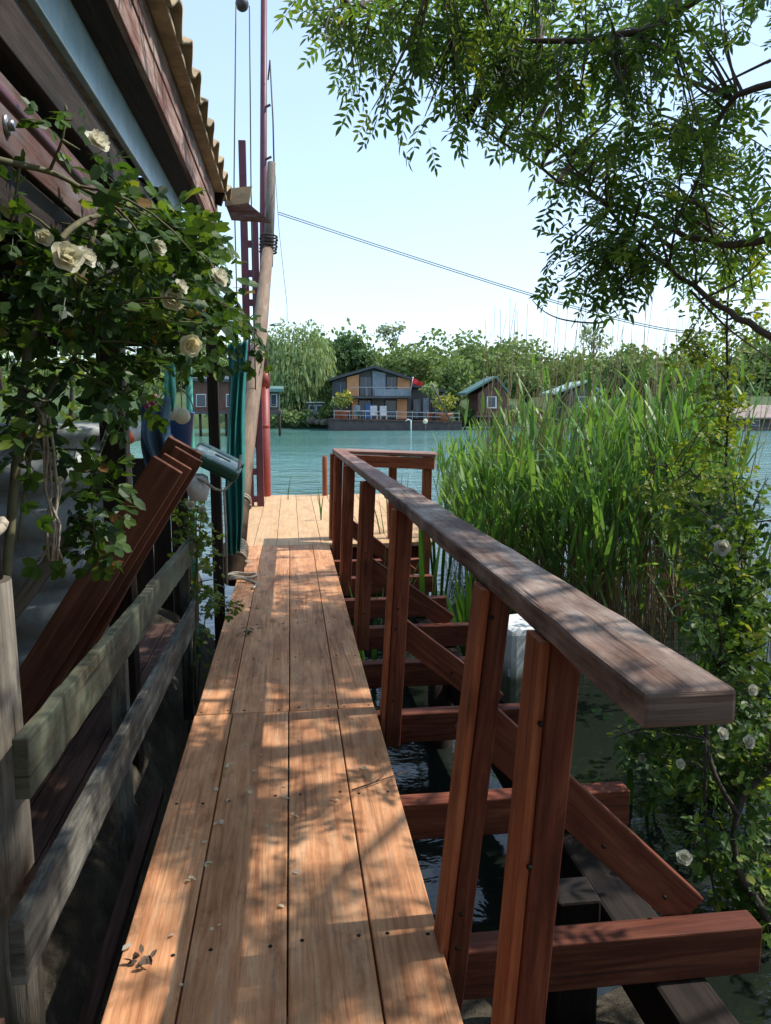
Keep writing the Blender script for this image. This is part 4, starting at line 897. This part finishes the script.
# lying narrow leaf on the water and a fallen sprig on the planks
lf = LF(); c = atz(248, 632, .012); Pn = np.tile(c, (9, 1))+np.stack([np.linspace(-.05, .05, 9), rng.normal(0, .02, 9), rng.uniform(0, .02, 9)], 1)
lf.leaves(Pn, rng.normal(0, 1, (9, 3))*[1, 1, .15], np.tile([0, 0, 1.0], (9, 1)), .05, .028, rng.random(9), .1, 'ovate'); tag(lf.build('fallen_sprig', M['rosey']), 'green leafy sprig lying on the planks near the log pole', 'sprig')
mb = MB(); mb.tube([atz(352, 790, .008), atz(375, 782, .012), atz(408, 771, .008)], .003, 5); mb.tube([atz(375, 782, .012), atz(384, 775, .03)], .002, 5); tag(mb.build('fallen_twig', M['twig']), 'thin dry twig lying across the right plank', 'twig')
lf = LF(); c = atz(145, 958, .012); lf.leaves(np.tile(c, (8, 1))+rng.normal(0, .012, (8, 3))*[1, 1, .3], rng.normal(0, 1, (8, 3))*[1, 1, .3], np.tile([0, 0, 1.0], (8, 1))+rng.normal(0, .4, (8, 3)), .03, .018, np.full(8, 1.0), .2); tag(lf.build('dry_leaf_cluster', M['twig']), 'small brown clump of dried leaves on the left plank', 'dry leaves')
# scattered petals
def petal(c, s, lab, mat='petalw'):
    lf = LF(); m = random.choice((1, 1, 2, 3)); lf.leaves(np.tile(c, (m, 1))+rng.normal(0, s*.3, (m, 3))*[1, 1, .1], rng.normal(0, 1, (m, 3))*[1, 1, .2], np.tile([0, 0, 1.0], (m, 1))+rng.normal(0, .25, (m, 3)), s, s*.8, rng.random(m), .25, 'round')
    tag(lf.build('fallen_petal', M[mat]), lab, 'petal', 'fallen petals on the planks')
petal(atz(133, 943, .006), .03, 'largest white petal fallen on the left plank near the dried leaves')
spots = [(283, 770), (287, 786), (245, 795), (262, 755), (232, 800), (218, 822), (205, 862), (226, 765), (297, 815), (366, 768), (250, 735), (238, 712), (258, 700), (300, 740), (330, 800), (212, 790), (285, 797), (272, 826), (210, 842), (195, 880), (252, 770), (190, 845), (243, 745), (280, 690), (355, 700), (230, 690), (175, 935), (290, 870), (281, 905), (180, 985), (215, 925), (300, 655), (262, 640)]
for x, y in spots: petal(atz(x+random.uniform(-4, 4), y, .006), random.uniform(.011, .02), 'tiny pale petal scattered on the walkway planks', random.choice(('petalw', 'petal', 'petal')))

# ================================================================== FAR BANK
def windowm():
    m, t, b = newmat('dark_glass'); b.inputs['Base Color'].default_value = (.03, .055, .085, 1); b.inputs['Roughness'].default_value = .08; return m
M['glass'] = windowm()
M['hwood'] = plain('charcoal_cladding', (.085, .08, .078), .7, 0, .25, 1.5, .2)
M['horange'] = plain('orange_plank_cladding', (.6, .27, .12), .7, 0, .2, 2, .2)
M['hgrey'] = plain('blue_grey_cladding', (.22, .26, .30), .7, 0, .2, 2, .2)
M['hbrown'] = plain('brown_hut_cladding', (.13, .06, .045), .8, 0, .3, 2, .2)
M['hroof'] = plain('dark_roofing', (.055, .06, .065), .7, 0, .2, 2)
M['groof'] = plain('green_roofing', (.09, .18, .155), .6, 0, .2, 1)
M['lroof'] = plain('pale_green_roofing', (.36, .45, .40), .6, 0, .2, 1)
M['broof'] = plain('brown_roofing', (.26, .19, .15), .7, 0, .25, 1)
M['quay'] = plain('dark_quay_boards', (.075, .055, .055), .8, 0, .3, 2, .2)
M['bluedoor'] = plain('blue_door_paint', (.06, .2, .5), .5)
M['terracotta'] = plain('terracotta', (.5, .16, .08), .8)
M['flag'] = plain('red_flag_cloth', (.65, .03, .03), .8)
M['yellow'] = leafm('yellow_flowering_leaf', [(0, (.12, .18, .05)), (.6, (.22, .26, .08)), (.8, (.5, .42, .03)), (1, (.6, .5, .04))], .3)

M['palegrey'] = plain('grey_white_chair', (.5, .5, .5), .6)
HY = 66.0
def hp(px, py, Y=HY): return at(px, py, Y)
def slab(name, mat, parent, quad, Y, depth, bevel=0):
    """an upright panel given by its outline on the facade at distance Y, going back by depth"""
    mb = MB(); mb.poly([at(x, y, Y) for x, y in quad], th=(0, depth, 0)); return mb.build(name, M[mat], parent, bevel)
def rect(x0, y0, x1, y1): return [(x0, y0), (x1, y0), (x1, y1), (x0, y1)]
# quay
qy = empty('quay', tuple(hp(395, 430, 63)), 'long dark timber quay at the water in front of the orange and grey house', 'quay')
slab('quay_wall', 'quay', qy, [(331, 419), (462, 422), (462, 433.5), (331, 431)], 62.6, 9)
slab('edge_board', 'hbrown', qy, [(331, 418.2), (462, 421), (462, 422.4), (331, 419.6)], 62.45, .14)
for k in range(9):
    x = 334+k*15.6; slab('railing_post', 'steel', qy, rect(x, 410.5, x+.5, 420+.02*(x-331)), 62.6, .05)
slab('hand_rail', 'steel', qy, [(333, 410.2), (460, 413), (460, 413.6), (333, 410.8)], 62.58, .05)
slab('hand_rail', 'steel', qy, [(333, 414.6), (460, 417), (460, 417.5), (333, 415.1)], 62.58, .05)
# house
hs = empty('river_house', tuple(hp(385, 419, 68)), 'two storey river house with dark gable roof and orange and blue grey panels', 'house')
F = HY
body = [(334, 381), (374.5, 368.8), (411, 381), (411, 419), (334, 419)]
slab('wall', 'hwood', hs, body, F+.25, 7)
def roofslab(a, b, Y0=F-.7, dep=8.5, th=1.3, mat='hroof', par=None):
    mb = MB(); A = at(*a, Y0); B = at(*b, Y0); t = Vector((0, 0, .22)); mb.poly([A, B, B+t, A+t], th=(0, dep, 0)); return mb.build('roof', M[mat], par or hs)
roofslab((331, 380.5), (374.6, 367.8)); roofslab((374.6, 367.8), (413, 380.5))
def panel(x0, x1, y0, y1, mat, name='panel', top=None, d=.15, o=0.0):
    q = [(x0, y0), (x1, top if top is not None else y0), (x1, y1), (x0, y1)]; return slab(name, mat, hs, q, F+o, .3-o)
panel(347, 359, 377.2, 396, 'horange', top=374.5); panel(397.5, 410, 377, 396, 'horange', top=380)
panel(372.5, 385.5, 370.5, 396, 'hgrey', top=373)
panel(352, 358, 399, 419, 'horange'); panel(397, 407, 399, 419, 'horange'); panel(371.8, 384.5, 398, 419, 'hwood')
def win(x0, x1, y0, y1, bars=1, name='window'):
    f = slab(name, 'hwood', hs, rect(x0, y0, x1, y1), F+.12, .2)
    slab('pane', 'glass', f, rect(x0+.6, y0+.6, x1-.6, y1-.4), F+.08, .1)
    for k in range(bars):
        xm = x0+(x1-x0)*(k+1)/(bars+1); slab('mullion', 'hgrey', f, rect(xm-.25, y0+.6, xm+.25, y1-.4), F+.04, .1)
win(335, 346.2, 381.5, 395); win(359.6, 371.8, 376.5, 396); win(386.2, 397, 376.5, 396)
win(358.6, 371, 400, 418.6, 2, 'glass_door'); win(385, 396.6, 400, 418.6, 1, 'glass_door')
slab('blue_door', 'bluedoor', hs, rect(365, 403, 371, 418.4), F-.0, .06)
slab('balcony_slab', 'hwood', hs, [(333, 396.2), (411.5, 396.2), (411.5, 398.2), (333, 398.2)], F-1.1, 1.3)
br = slab('balcony_rail', 'steel', hs, rect(349, 387, 411, 387.6), F-1.0, .05)
for k in range(8): slab('baluster', 'steel', br, rect(349.3+k*8.7, 387, 349.7+k*8.7, 396.5), F-1.0, .05)
slab('rail_glass', 'hgrey', hs, rect(375, 389, 411, 396), F-.95, .03)
slab('wing_wall', 'hwood', hs, [(411, 388), (444, 393), (444, 420), (411, 419)], F+.6, 5); roofslab((410, 386.5), (446, 392.5), F, 6.5)
for (a, b, y0, y1) in ((413, 421, 399, 418.5), (432, 439, 400, 419)): win(a, b, y0, y1)
slab('grey_panel', 'hgrey', hs, rect(423, 398, 429, 419), F+.5, .2)
# flag
fg = empty('red_flag', tuple(hp(417, 396, 64.5)), 'red flag flying on a slanting pole at right end of the balcony', 'flag')
mb = MB(); mb.tube([hp(409, 400, 64.6), hp(413, 377, 64.6)], .04, 6); mb.build('flag_pole', M['steel'], fg)
q = [hp(413, 378, 64.5), hp(423, 382.5, 64.5), hp(422, 386, 64.5), hp(412.4, 384.5, 64.5)]
mb = MB(); mb.grid(lambda u, v: (q[0]*(1-u)+q[1]*u)*(1-v)+(q[3]*(1-u)+q[2]*u)*v+Vector((0, .18*math.sin(u*9+v*2), .05*math.sin(u*7))), 14, 6); mb.build('flag_cloth', M['flag'], fg)
# slanting boom right of the house
mb = MB(); mb.tube([hp(452, 424, 62), hp(432, 384, 62.5)], .07, 8); tag(mb.build('slanting_pole', M['palepost']), 'pale slanting pole leaning beside potted shrub at right of the house', 'pole')
# white chairs
def chair(px, py, Y, lab, mat='palegrey', flip=1):
    c = hp(px, py, Y); r = empty('garden_chair', tuple(c), lab, 'chair', 'garden chairs on the quay')
    def b(n, cc, d): mb = MB(); mb.box(c+Vector(cc), d); mb.build(n, M[mat], r, .01)
    b('seat', (0, 0, .44), (.55, .5, .05)); b('backrest', (0, .25, .8), (.55, .06, .75))
    for sx in (-1, 1):
        for sy in (-1, 1): b('leg', (sx*.24, sy*.22, .21), (.06, .06, .42))
        b('armrest', (sx*.27, 0, .66), (.05, .5, .05))
chair(374, 420.4, 63.4, 'left one of two white garden chairs side by side on the quay'); chair(383.5, 420.6, 63.4, 'right one of two white garden chairs side by side on the quay')
chair(357, 420, 63.6, 'dark grey garden chair left of the round table on the quay', 'hgrey')
tc = hp(363, 420, 63.4); tr_ = empty('garden_table', tuple(tc), 'round grey garden table beside white chairs on the quay', 'table')
mb = MB(); mb.lathe(tc+Vector((0, 0, .72)), [(.001, .04), (.55, .04), (.56, 0), (.001, 0)], 24); mb.build('tabletop', M['hgrey'], tr_); mb = MB(); mb.lathe(tc, [(.3, 0), (.3, .03), (.05, .06), (.05, .72)], 14); mb.build('pedestal', M['steel'], tr_)
# potted shrubs
def blob(lf, c, rad, n, s, squash=(1, 1, 1), r0=0, r1=1):
    d = unit(n); rr = rng.uniform(.45, 1, n)**.6; P = np.array(c)+d*rr[:, None]*np.array(rad)*np.array(squash)*(1+.18*np.sin(d[:, :1]*5+d[:, 2:]*7))
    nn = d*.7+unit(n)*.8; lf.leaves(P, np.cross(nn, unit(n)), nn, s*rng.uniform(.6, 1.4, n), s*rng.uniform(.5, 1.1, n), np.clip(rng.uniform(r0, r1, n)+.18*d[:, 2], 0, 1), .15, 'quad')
def potted(px, py, Y, Hs, rad, lab, mat='yellow', trunkh=.6, potr=.38):
    c = hp(px, py, Y); r = empty('potted_shrub', tuple(c), lab, 'potted plant', 'potted shrubs on the quay')
    mb = MB(); mb.lathe(c, [(.001, 0), (potr*.7, 0), (potr, .62), (potr*1.1, .63), (potr*1.1, .74), (potr*.9, .74), (.001, .68)], 20); mb.build('pot', M['terracotta'], r)
    mb = MB(); mb.tube([c+Vector((0, 0, .6)), c+Vector((.04, 0, .74+trunkh))], [.06, .04], 7); mb.build('trunk', M['bark'], r)
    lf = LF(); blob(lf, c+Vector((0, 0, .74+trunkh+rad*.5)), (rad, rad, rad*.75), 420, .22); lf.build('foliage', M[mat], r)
potted(344, 420, 63.2, 1.2, .75, 'potted yellow flowering shrub in terracotta pot at left end of the quay')
potted(444, 422.5, 63.0, 1.2, 1.0, 'large potted yellow green shrub in terracotta pot at right end of the quay', trunkh=.3, potr=.6)
potted(429.5, 421.5, 64.0, 2, .7, 'tall pale potted tree in front of the dark house wing', 'willow', 1.5, .3)
potted(338, 420, 64.6, 1.0, .5, 'small pale potted bush behind the yellow flowering shrub', 'willow', .4, .3)
# lamp standing in the water before the quay
lm = hp(425.5, 434, 61.0); lp_ = empty('globe_lamp', tuple(lm), 'white globe lamp on thin post standing before the quay', 'lamp')
mb = MB(); mb.tube([Vector((lm.x, lm.y, WZ-.5)), hp(425.5, 423, 61.0)], .04, 8); mb.build('lamp_post', M['wire'], lp_)
gc_ = hp(425.3, 421.3, 61.0); mb = MB(); mb.lathe(gc_, [(.2*math.sin(a)+.0005, -.2*math.cos(a)) for a in np.linspace(0, math.pi, 12)], 16); mb.build('lamp_globe', M['petalw'], lp_)
a = hp(411, 434, 61.2); mb = MB(); mb.tube([Vector((a.x, a.y, WZ-.5)), hp(411, 420.5, 61.2), hp(408, 419.3, 61.2), hp(405.6, 421, 61.2)], .045, 8); tag(mb.build('mooring_pole', M['white']), 'white bent mooring pole standing in water before the quay', 'mooring post')

# brown hut on stilts, left
ht = empty('stilt_hut', tuple(at(235, 420, 54)), 'brown hut on stilts with dark green roof behind the teal tarpaulin', 'hut')
slab('wall', 'hbrown', ht, rect(188, 381, 268, 411), 54, 5)
slab('side_wall', 'hwood', ht, rect(268, 392, 279, 412), 54.3, 4)
mb = MB(); A = at(184, 380.5, 53.4); B = at(283, 391.5, 53.4); mb.poly([at(184, 378, 53.4), at(268, 380, 53.4), at(268, 382.5, 53.4), at(184, 380.8, 53.4)], th=(0, 6.5, .4)); mb.build('roof', M['hroof'], ht)
mb = MB(); mb.poly([at(264, 388.4, 53.4), at(283, 388.8, 53.4), at(283, 391.8, 53.4), at(264, 391.4, 53.4)], th=(0, 6, .3)); mb.build('roof', M['groof'], ht)
for (x0, x1) in ((196, 206), (226, 240), (270.5, 277)):
    f = slab('window', 'white', ht, rect(x0, 394, x1, 407), 53.95 if x0 < 260 else 54.22, .1); slab('pane', 'glass', f, rect(x0+.7, 394.7, x1-.7, 406.3), 53.9 if x0 < 260 else 54.17, .1)
slab('deck', 'quay', ht, rect(186, 411, 281, 414), 53, 6.5)
slab('hand_rail', 'palepost', ht, rect(268, 404.2, 280, 405), 53.1, .08)
for x in (188, 200, 213, 226, 240, 255, 268, 279.5): 
    a = at(x, 412, 53.3); mb = MB(); mb.tube([Vector((a.x, a.y, WZ-.6)), a], .09, 8); mb.build('stilt', M['dark'], ht)
# caravan on the bank
cv = empty('caravan', tuple(at(315, 420, 70)), 'small grey caravan parked between the willow and the house', 'caravan')
c0, c1 = at(307.5, 416.5, 70), at(323.5, 403, 70)
mb = MB(); mb.bar((c0.x, 71, (c0.z+c1.z)/2), (c1.x, 71, (c0.z+c1.z)/2), 2.0, c1.z-c0.z, seg=1); mb.build('body', M['hgrey'], cv, .18)
for k in range(2):
    x = c0.x+.2+.62*k; f = MB(); f.box((x+.22, 69.97, c1.z-.42), (.5, .05, .4)); fo = f.build('window', M['white'], cv, .01); g_ = MB(); g_.box((x+.22, 69.93, c1.z-.42), (.42, .04, .32)); g_.build('pane', M['glass'], fo)
for x in (c0.x+.35, c1.x-.35):
    mb = MB(); mb.lathe((x, 69.96, c0.z-.02), [(.001, -.08), (.22, -.08), (.24, 0), (.22, .08), (.001, .08)], 16, axis=(0, 1, 0)); mb.build('wheel', M['wire'], cv)
mb = MB(); mb.poly([at(306.5, 402.8, 69.8), at(324.5, 402.8, 69.8), at(324.5, 401.8, 69.8), at(306.5, 401.8, 69.8)], th=(0, 2.3, 0)); mb.build('roof', M['white'], cv)
# grey stones / boxes on the shore
for k, (x, y, s) in enumerate(((312, 422, .5), (319, 423, .4), (325, 423.5, .45))):
    c = at(x, y, 68.5-.6*k); mb = MB(); mb.lathe(c, [(.001, -.3*s), (s*.9, -.3*s), (s, .2*s), (s*.7, .75*s), (.001, .9*s)], 7)
    tag(mb.build('shore_stone', M['palepost'], bevel=.03), ['left pale stone on the far shore below the caravan', 'middle pale stone on the far shore below the caravan', 'right pale stone on the far shore next to the quay'][k], 'stone')

# huts to the right behind the reeds
def cabin(xl, xr, xe, ye, xp, yp, yb, Y, depth, rmat, wmat, lab, name='cabin'):
    """gable end between xe..xr with peak (xp,yp); roof running back to the left edge xl"""
    r = empty(name, tuple(at((xe+xr)/2, yb, Y)), lab, 'cabin')
    slab('wall', wmat, r, [(xe, ye), (xp, yp), (xr, ye), (xr, yb), (xe, yb)], Y, depth)
    P = at(xp, yp-.6, Y-.5); El = at(xl, ye+.8, Y-.5); Er = at(xr+2, ye+.8, Y-.5); t = Vector((0, 0, .18)); bk = Vector((.35, depth+1, 0))
    for e in (El, Er):
        mb = MB(); mb.poly([e, P, P+t, e+t], th=bk); mb.build('roof', M[rmat], r)
    w = xr-xe; f = slab('window', 'white', r, rect(xe+w*.3, ye+2.5, xe+w*.62, yb-(yb-ye)*.45), Y-.06, .1); slab('pane', 'glass', f, rect(xe+w*.34, ye+3.2, xe+w*.58, yb-(yb-ye)*.5), Y-.1, .1)
    mb = MB(); mb.poly([at(xe-1, yb-4, Y-1.4), at(xr+1, yb-4, Y-1.4), at(xr+1, yb-3, Y-1.4), at(xe-1, yb-3, Y-1.4)], th=(0, 1.5, 0)); bal = mb.build('balcony', M['palepost'], r)
    mb = MB(); mb.poly([at(xe-1, yb-8.6, Y-1.4), at(xr+1, yb-8.6, Y-1.4), at(xr+1, yb-8, Y-1.4), at(xe-1, yb-8, Y-1.4)], th=(0, .07, 0)); mb.build('rail', M['palepost'], bal)
    for k in range(6):
        x = xe-1+(xr-xe+2)*k/5; slab('baluster', 'palepost', bal, rect(x-.2, yb-8, x+.2, yb-4), Y-1.38, .06)
    for k in range(3):
        a = at(xe+w*(k+.1)/2.2, yb, Y-.2); mb = MB(); mb.tube([Vector((a.x, a.y, WZ-.4)), a+Vector((0, 0, .2))], .12, 8); mb.build('stilt', M['dark'], r)
    return r
cabin(466, 508, 478, 394, 496, 378.5, 420, 64, 4, 'groof', 'hbrown', 'steep cabin with green roof standing right of the quay')
cabin(554, 602, 568, 394, 588, 383, 418, 66, 4, 'lroof', 'hwood', 'dark cabin with pale green roof showing above the reeds')
cb = empty('boat_shed', tuple(at(765, 425, 60)), 'low brown roofed boat shed on the water at right edge', 'boat shed')
slab('wall', 'hwood', cb, rect(742, 417, 830, 428), 60, 6); mb = MB(); mb.poly([at(736, 419, 59.3), at(840, 419, 59.3), at(840, 417.5, 59.3), at(736, 417.5, 59.3)], th=(0, 3.6, 1.0)); mb.build('roof', M['broof'], cb)
slab('landing', 'quay', cb, rect(738, 428, 840, 431.5), 58.6, 7)
f = slab('window', 'white', cb, rect(752, 420, 760, 426), 59.95, .1); slab('pane', 'glass', f, rect(752.6, 420.6, 759.4, 425.4), 59.9, .1)

# ---- trees on the far bank
def crown(c, Hc, Rc, n, leaf, lobes=9, seed=0, droop=0.0):
    rs = random.Random(seed); lf = LF(); c = Vector(c)
    for k in range(lobes):
        a = rs.uniform(0, 6.28); h = rs.uniform(-.75, .8); rr = math.sqrt(max(.1, 1-h*h))*rs.uniform(.35, .8); s = rs.uniform(.32, .55)
        blob(lf, c+Vector((math.cos(a)*Rc*rr, math.sin(a)*Rc*rr, h*Hc*.62)), (Rc*s, Rc*s, Hc*s*.62), n//lobes, leaf, (1, 1, 1), .05, .85)
    if droop:
        m = n//2; a = rng.uniform(0, 6.28, m); r = Rc*rng.uniform(.3, 1.05, m)**.6; z0 = c.z+Hc*rng.uniform(-.9, .7, m)*np.sqrt(np.maximum(.05, 1-(r/Rc*.9)**2)); Ln = rng.uniform(.6, 1.6, m)*droop
        P = np.stack([c.x+r*np.cos(a), c.y+r*np.sin(a), z0], 1); lf.leaves(P, np.stack([.25*np.cos(a), .25*np.sin(a), -1+0*a], 1), unit(m), Ln, np.full(m, .22), rng.uniform(.2, 1, m), .05, 'quad')
    return lf
def tree(px, ptop, pbase, wpx, Y, lab, mat='wood_far', n=1500, leaf=.36, lobes=10, seed=1, droop=0, gap=.25, name='tree'):
    b = at(px, 424, Y); b.z = fz(b.x, b.y); T = at(px, ptop, Y).z; Rc = wpx/2/FPX*Y; base = at(px, pbase, Y).z
    r = empty(name, (b.x, b.y, b.z), lab, 'tree'); cz = (T+base)/2; Hc = (T-base)/2
    mb = MB(); mb.tube([b-Vector((0, 0, .4)), b+Vector((.1, 0, (cz-b.z)*.5)), Vector((b.x+.15, b.y, cz+Hc*.3))], [.05*Hc+.1, .04*Hc+.07, .05], 8)
    for k in range(5):
        a = k*1.3+seed; mb.tube([Vector((b.x+.1, b.y, base+.1*Hc)), Vector((b.x+Rc*.6*math.cos(a), b.y+Rc*.6*math.sin(a), cz+Hc*.35*math.sin(k)))], [.09, .03], 5)
    mb.build('trunk', M['bark'], r)
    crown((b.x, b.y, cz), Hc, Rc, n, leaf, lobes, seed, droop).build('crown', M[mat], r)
def fz(x, y): return .2 if y > 71 else -.4
tree(297, 306, 428, 74, 72.5, 'pale feathery willow tree on the far bank left of the caravan', 'willow', 4200, .28, 20, 3, .7, name='willow_tree')
tree(270, 330, 424, 40, 76, 'pale willow half hidden behind the red mast', 'willow', 1900, .3, 12, 5, .7, name='willow_tree')
tree(350, 323, 400, 50, 78, 'dark round crowned tree behind left gable of the river house', 'dark_far', 2200, .38, 14, 8, name='round_tree')
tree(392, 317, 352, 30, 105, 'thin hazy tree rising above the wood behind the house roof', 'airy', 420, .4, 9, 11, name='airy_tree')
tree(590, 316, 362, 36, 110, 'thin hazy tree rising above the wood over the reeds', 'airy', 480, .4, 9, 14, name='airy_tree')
tree(333, 370, 424, 26, 70.5, 'narrow green shrub tree close to left wall of the house', 'wood_far', 900, .26, 8, 17, name='shrub_tree')
tree(455, 345, 412, 52, 73.5, 'rounded mid green tree behind right wing of the house', 'wood_far', 1900, .36, 12, 21)
tree(412, 338, 392, 60, 76, 'broad olive green tree directly behind the house roof', 'wood_far', 2200, .38, 13, 25)
tree(525, 352, 412, 50, 74, 'bright green tree between the two cabins', 'wood_far', 1700, .36, 12, 29)
tree(622, 345, 408, 54, 75, 'green tree right of the pale roofed cabin', 'wood_far', 1700, .36, 12, 33)
tree(622, 340, 366, 22, 108, 'small dark tree top standing above the wood right of the hazy tree', 'dark_far', 420, .42, 7, 37)
tree(430, 346, 372, 24, 100, 'small dark tree top in the wood above the red flag', 'dark_far', 420, .42, 7, 39)
# reeds and bushes along the far shore
def shore(px, py, w_, h_, Y, lab, mat, seed):
    c = at(px, py, Y); lf = LF(); r = w_/2/FPX*Y; hh = h_/FPX*Y
    for k in range(6): blob(lf, c+Vector((r*(k-2.5)/2.5, random.uniform(-.4, .4), hh*random.uniform(.3, .6))), (r*.4, .9, hh*.45), 170, .3)
    o = lf.build('shore_bush', M[mat]); tag(o, lab, 'bush')
shore(290, 424, 34, 16, 69.2, 'low pale green bush at the foot of the willow on the far shore', 'willow', 1)
shore(327, 421, 12, 14, 68.8, 'low dark green bush at left end of the quay', 'wood_far', 2)
shore(466, 424, 16, 18, 66, 'low green bush between the quay and the green roofed cabin', 'wood_far', 3)
shore(530, 424, 46, 16, 70, 'low green bush on the shore between the two cabins', 'wood_far', 4)
shore(650, 424, 90, 20, 71, 'wide green bush on the shore right of the pale roofed cabin', 'wood_far', 5)
shore(700, 416, 80, 30, 73, 'wide taller bush on the shore left of the boat shed', 'dark_far', 6)
# the wood behind
lf = LF(); rs = random.Random(5)
for k in range(200):
    x = rs.uniform(-75, 110) if k < 130 else rs.uniform(-12, 62); y = rs.uniform(80, 110) if k > 50 else rs.uniform(79, 88)
    z = .5+(y-80)*.03; Hc = rs.uniform(3.6, 5.2)*(.8 if k <= 50 else 1.0)*(1+.16*math.sin(x*.37)+.12*math.sin(x*1.3+y)); Rc = rs.uniform(2.6, 4.6)
    for j in range(5):
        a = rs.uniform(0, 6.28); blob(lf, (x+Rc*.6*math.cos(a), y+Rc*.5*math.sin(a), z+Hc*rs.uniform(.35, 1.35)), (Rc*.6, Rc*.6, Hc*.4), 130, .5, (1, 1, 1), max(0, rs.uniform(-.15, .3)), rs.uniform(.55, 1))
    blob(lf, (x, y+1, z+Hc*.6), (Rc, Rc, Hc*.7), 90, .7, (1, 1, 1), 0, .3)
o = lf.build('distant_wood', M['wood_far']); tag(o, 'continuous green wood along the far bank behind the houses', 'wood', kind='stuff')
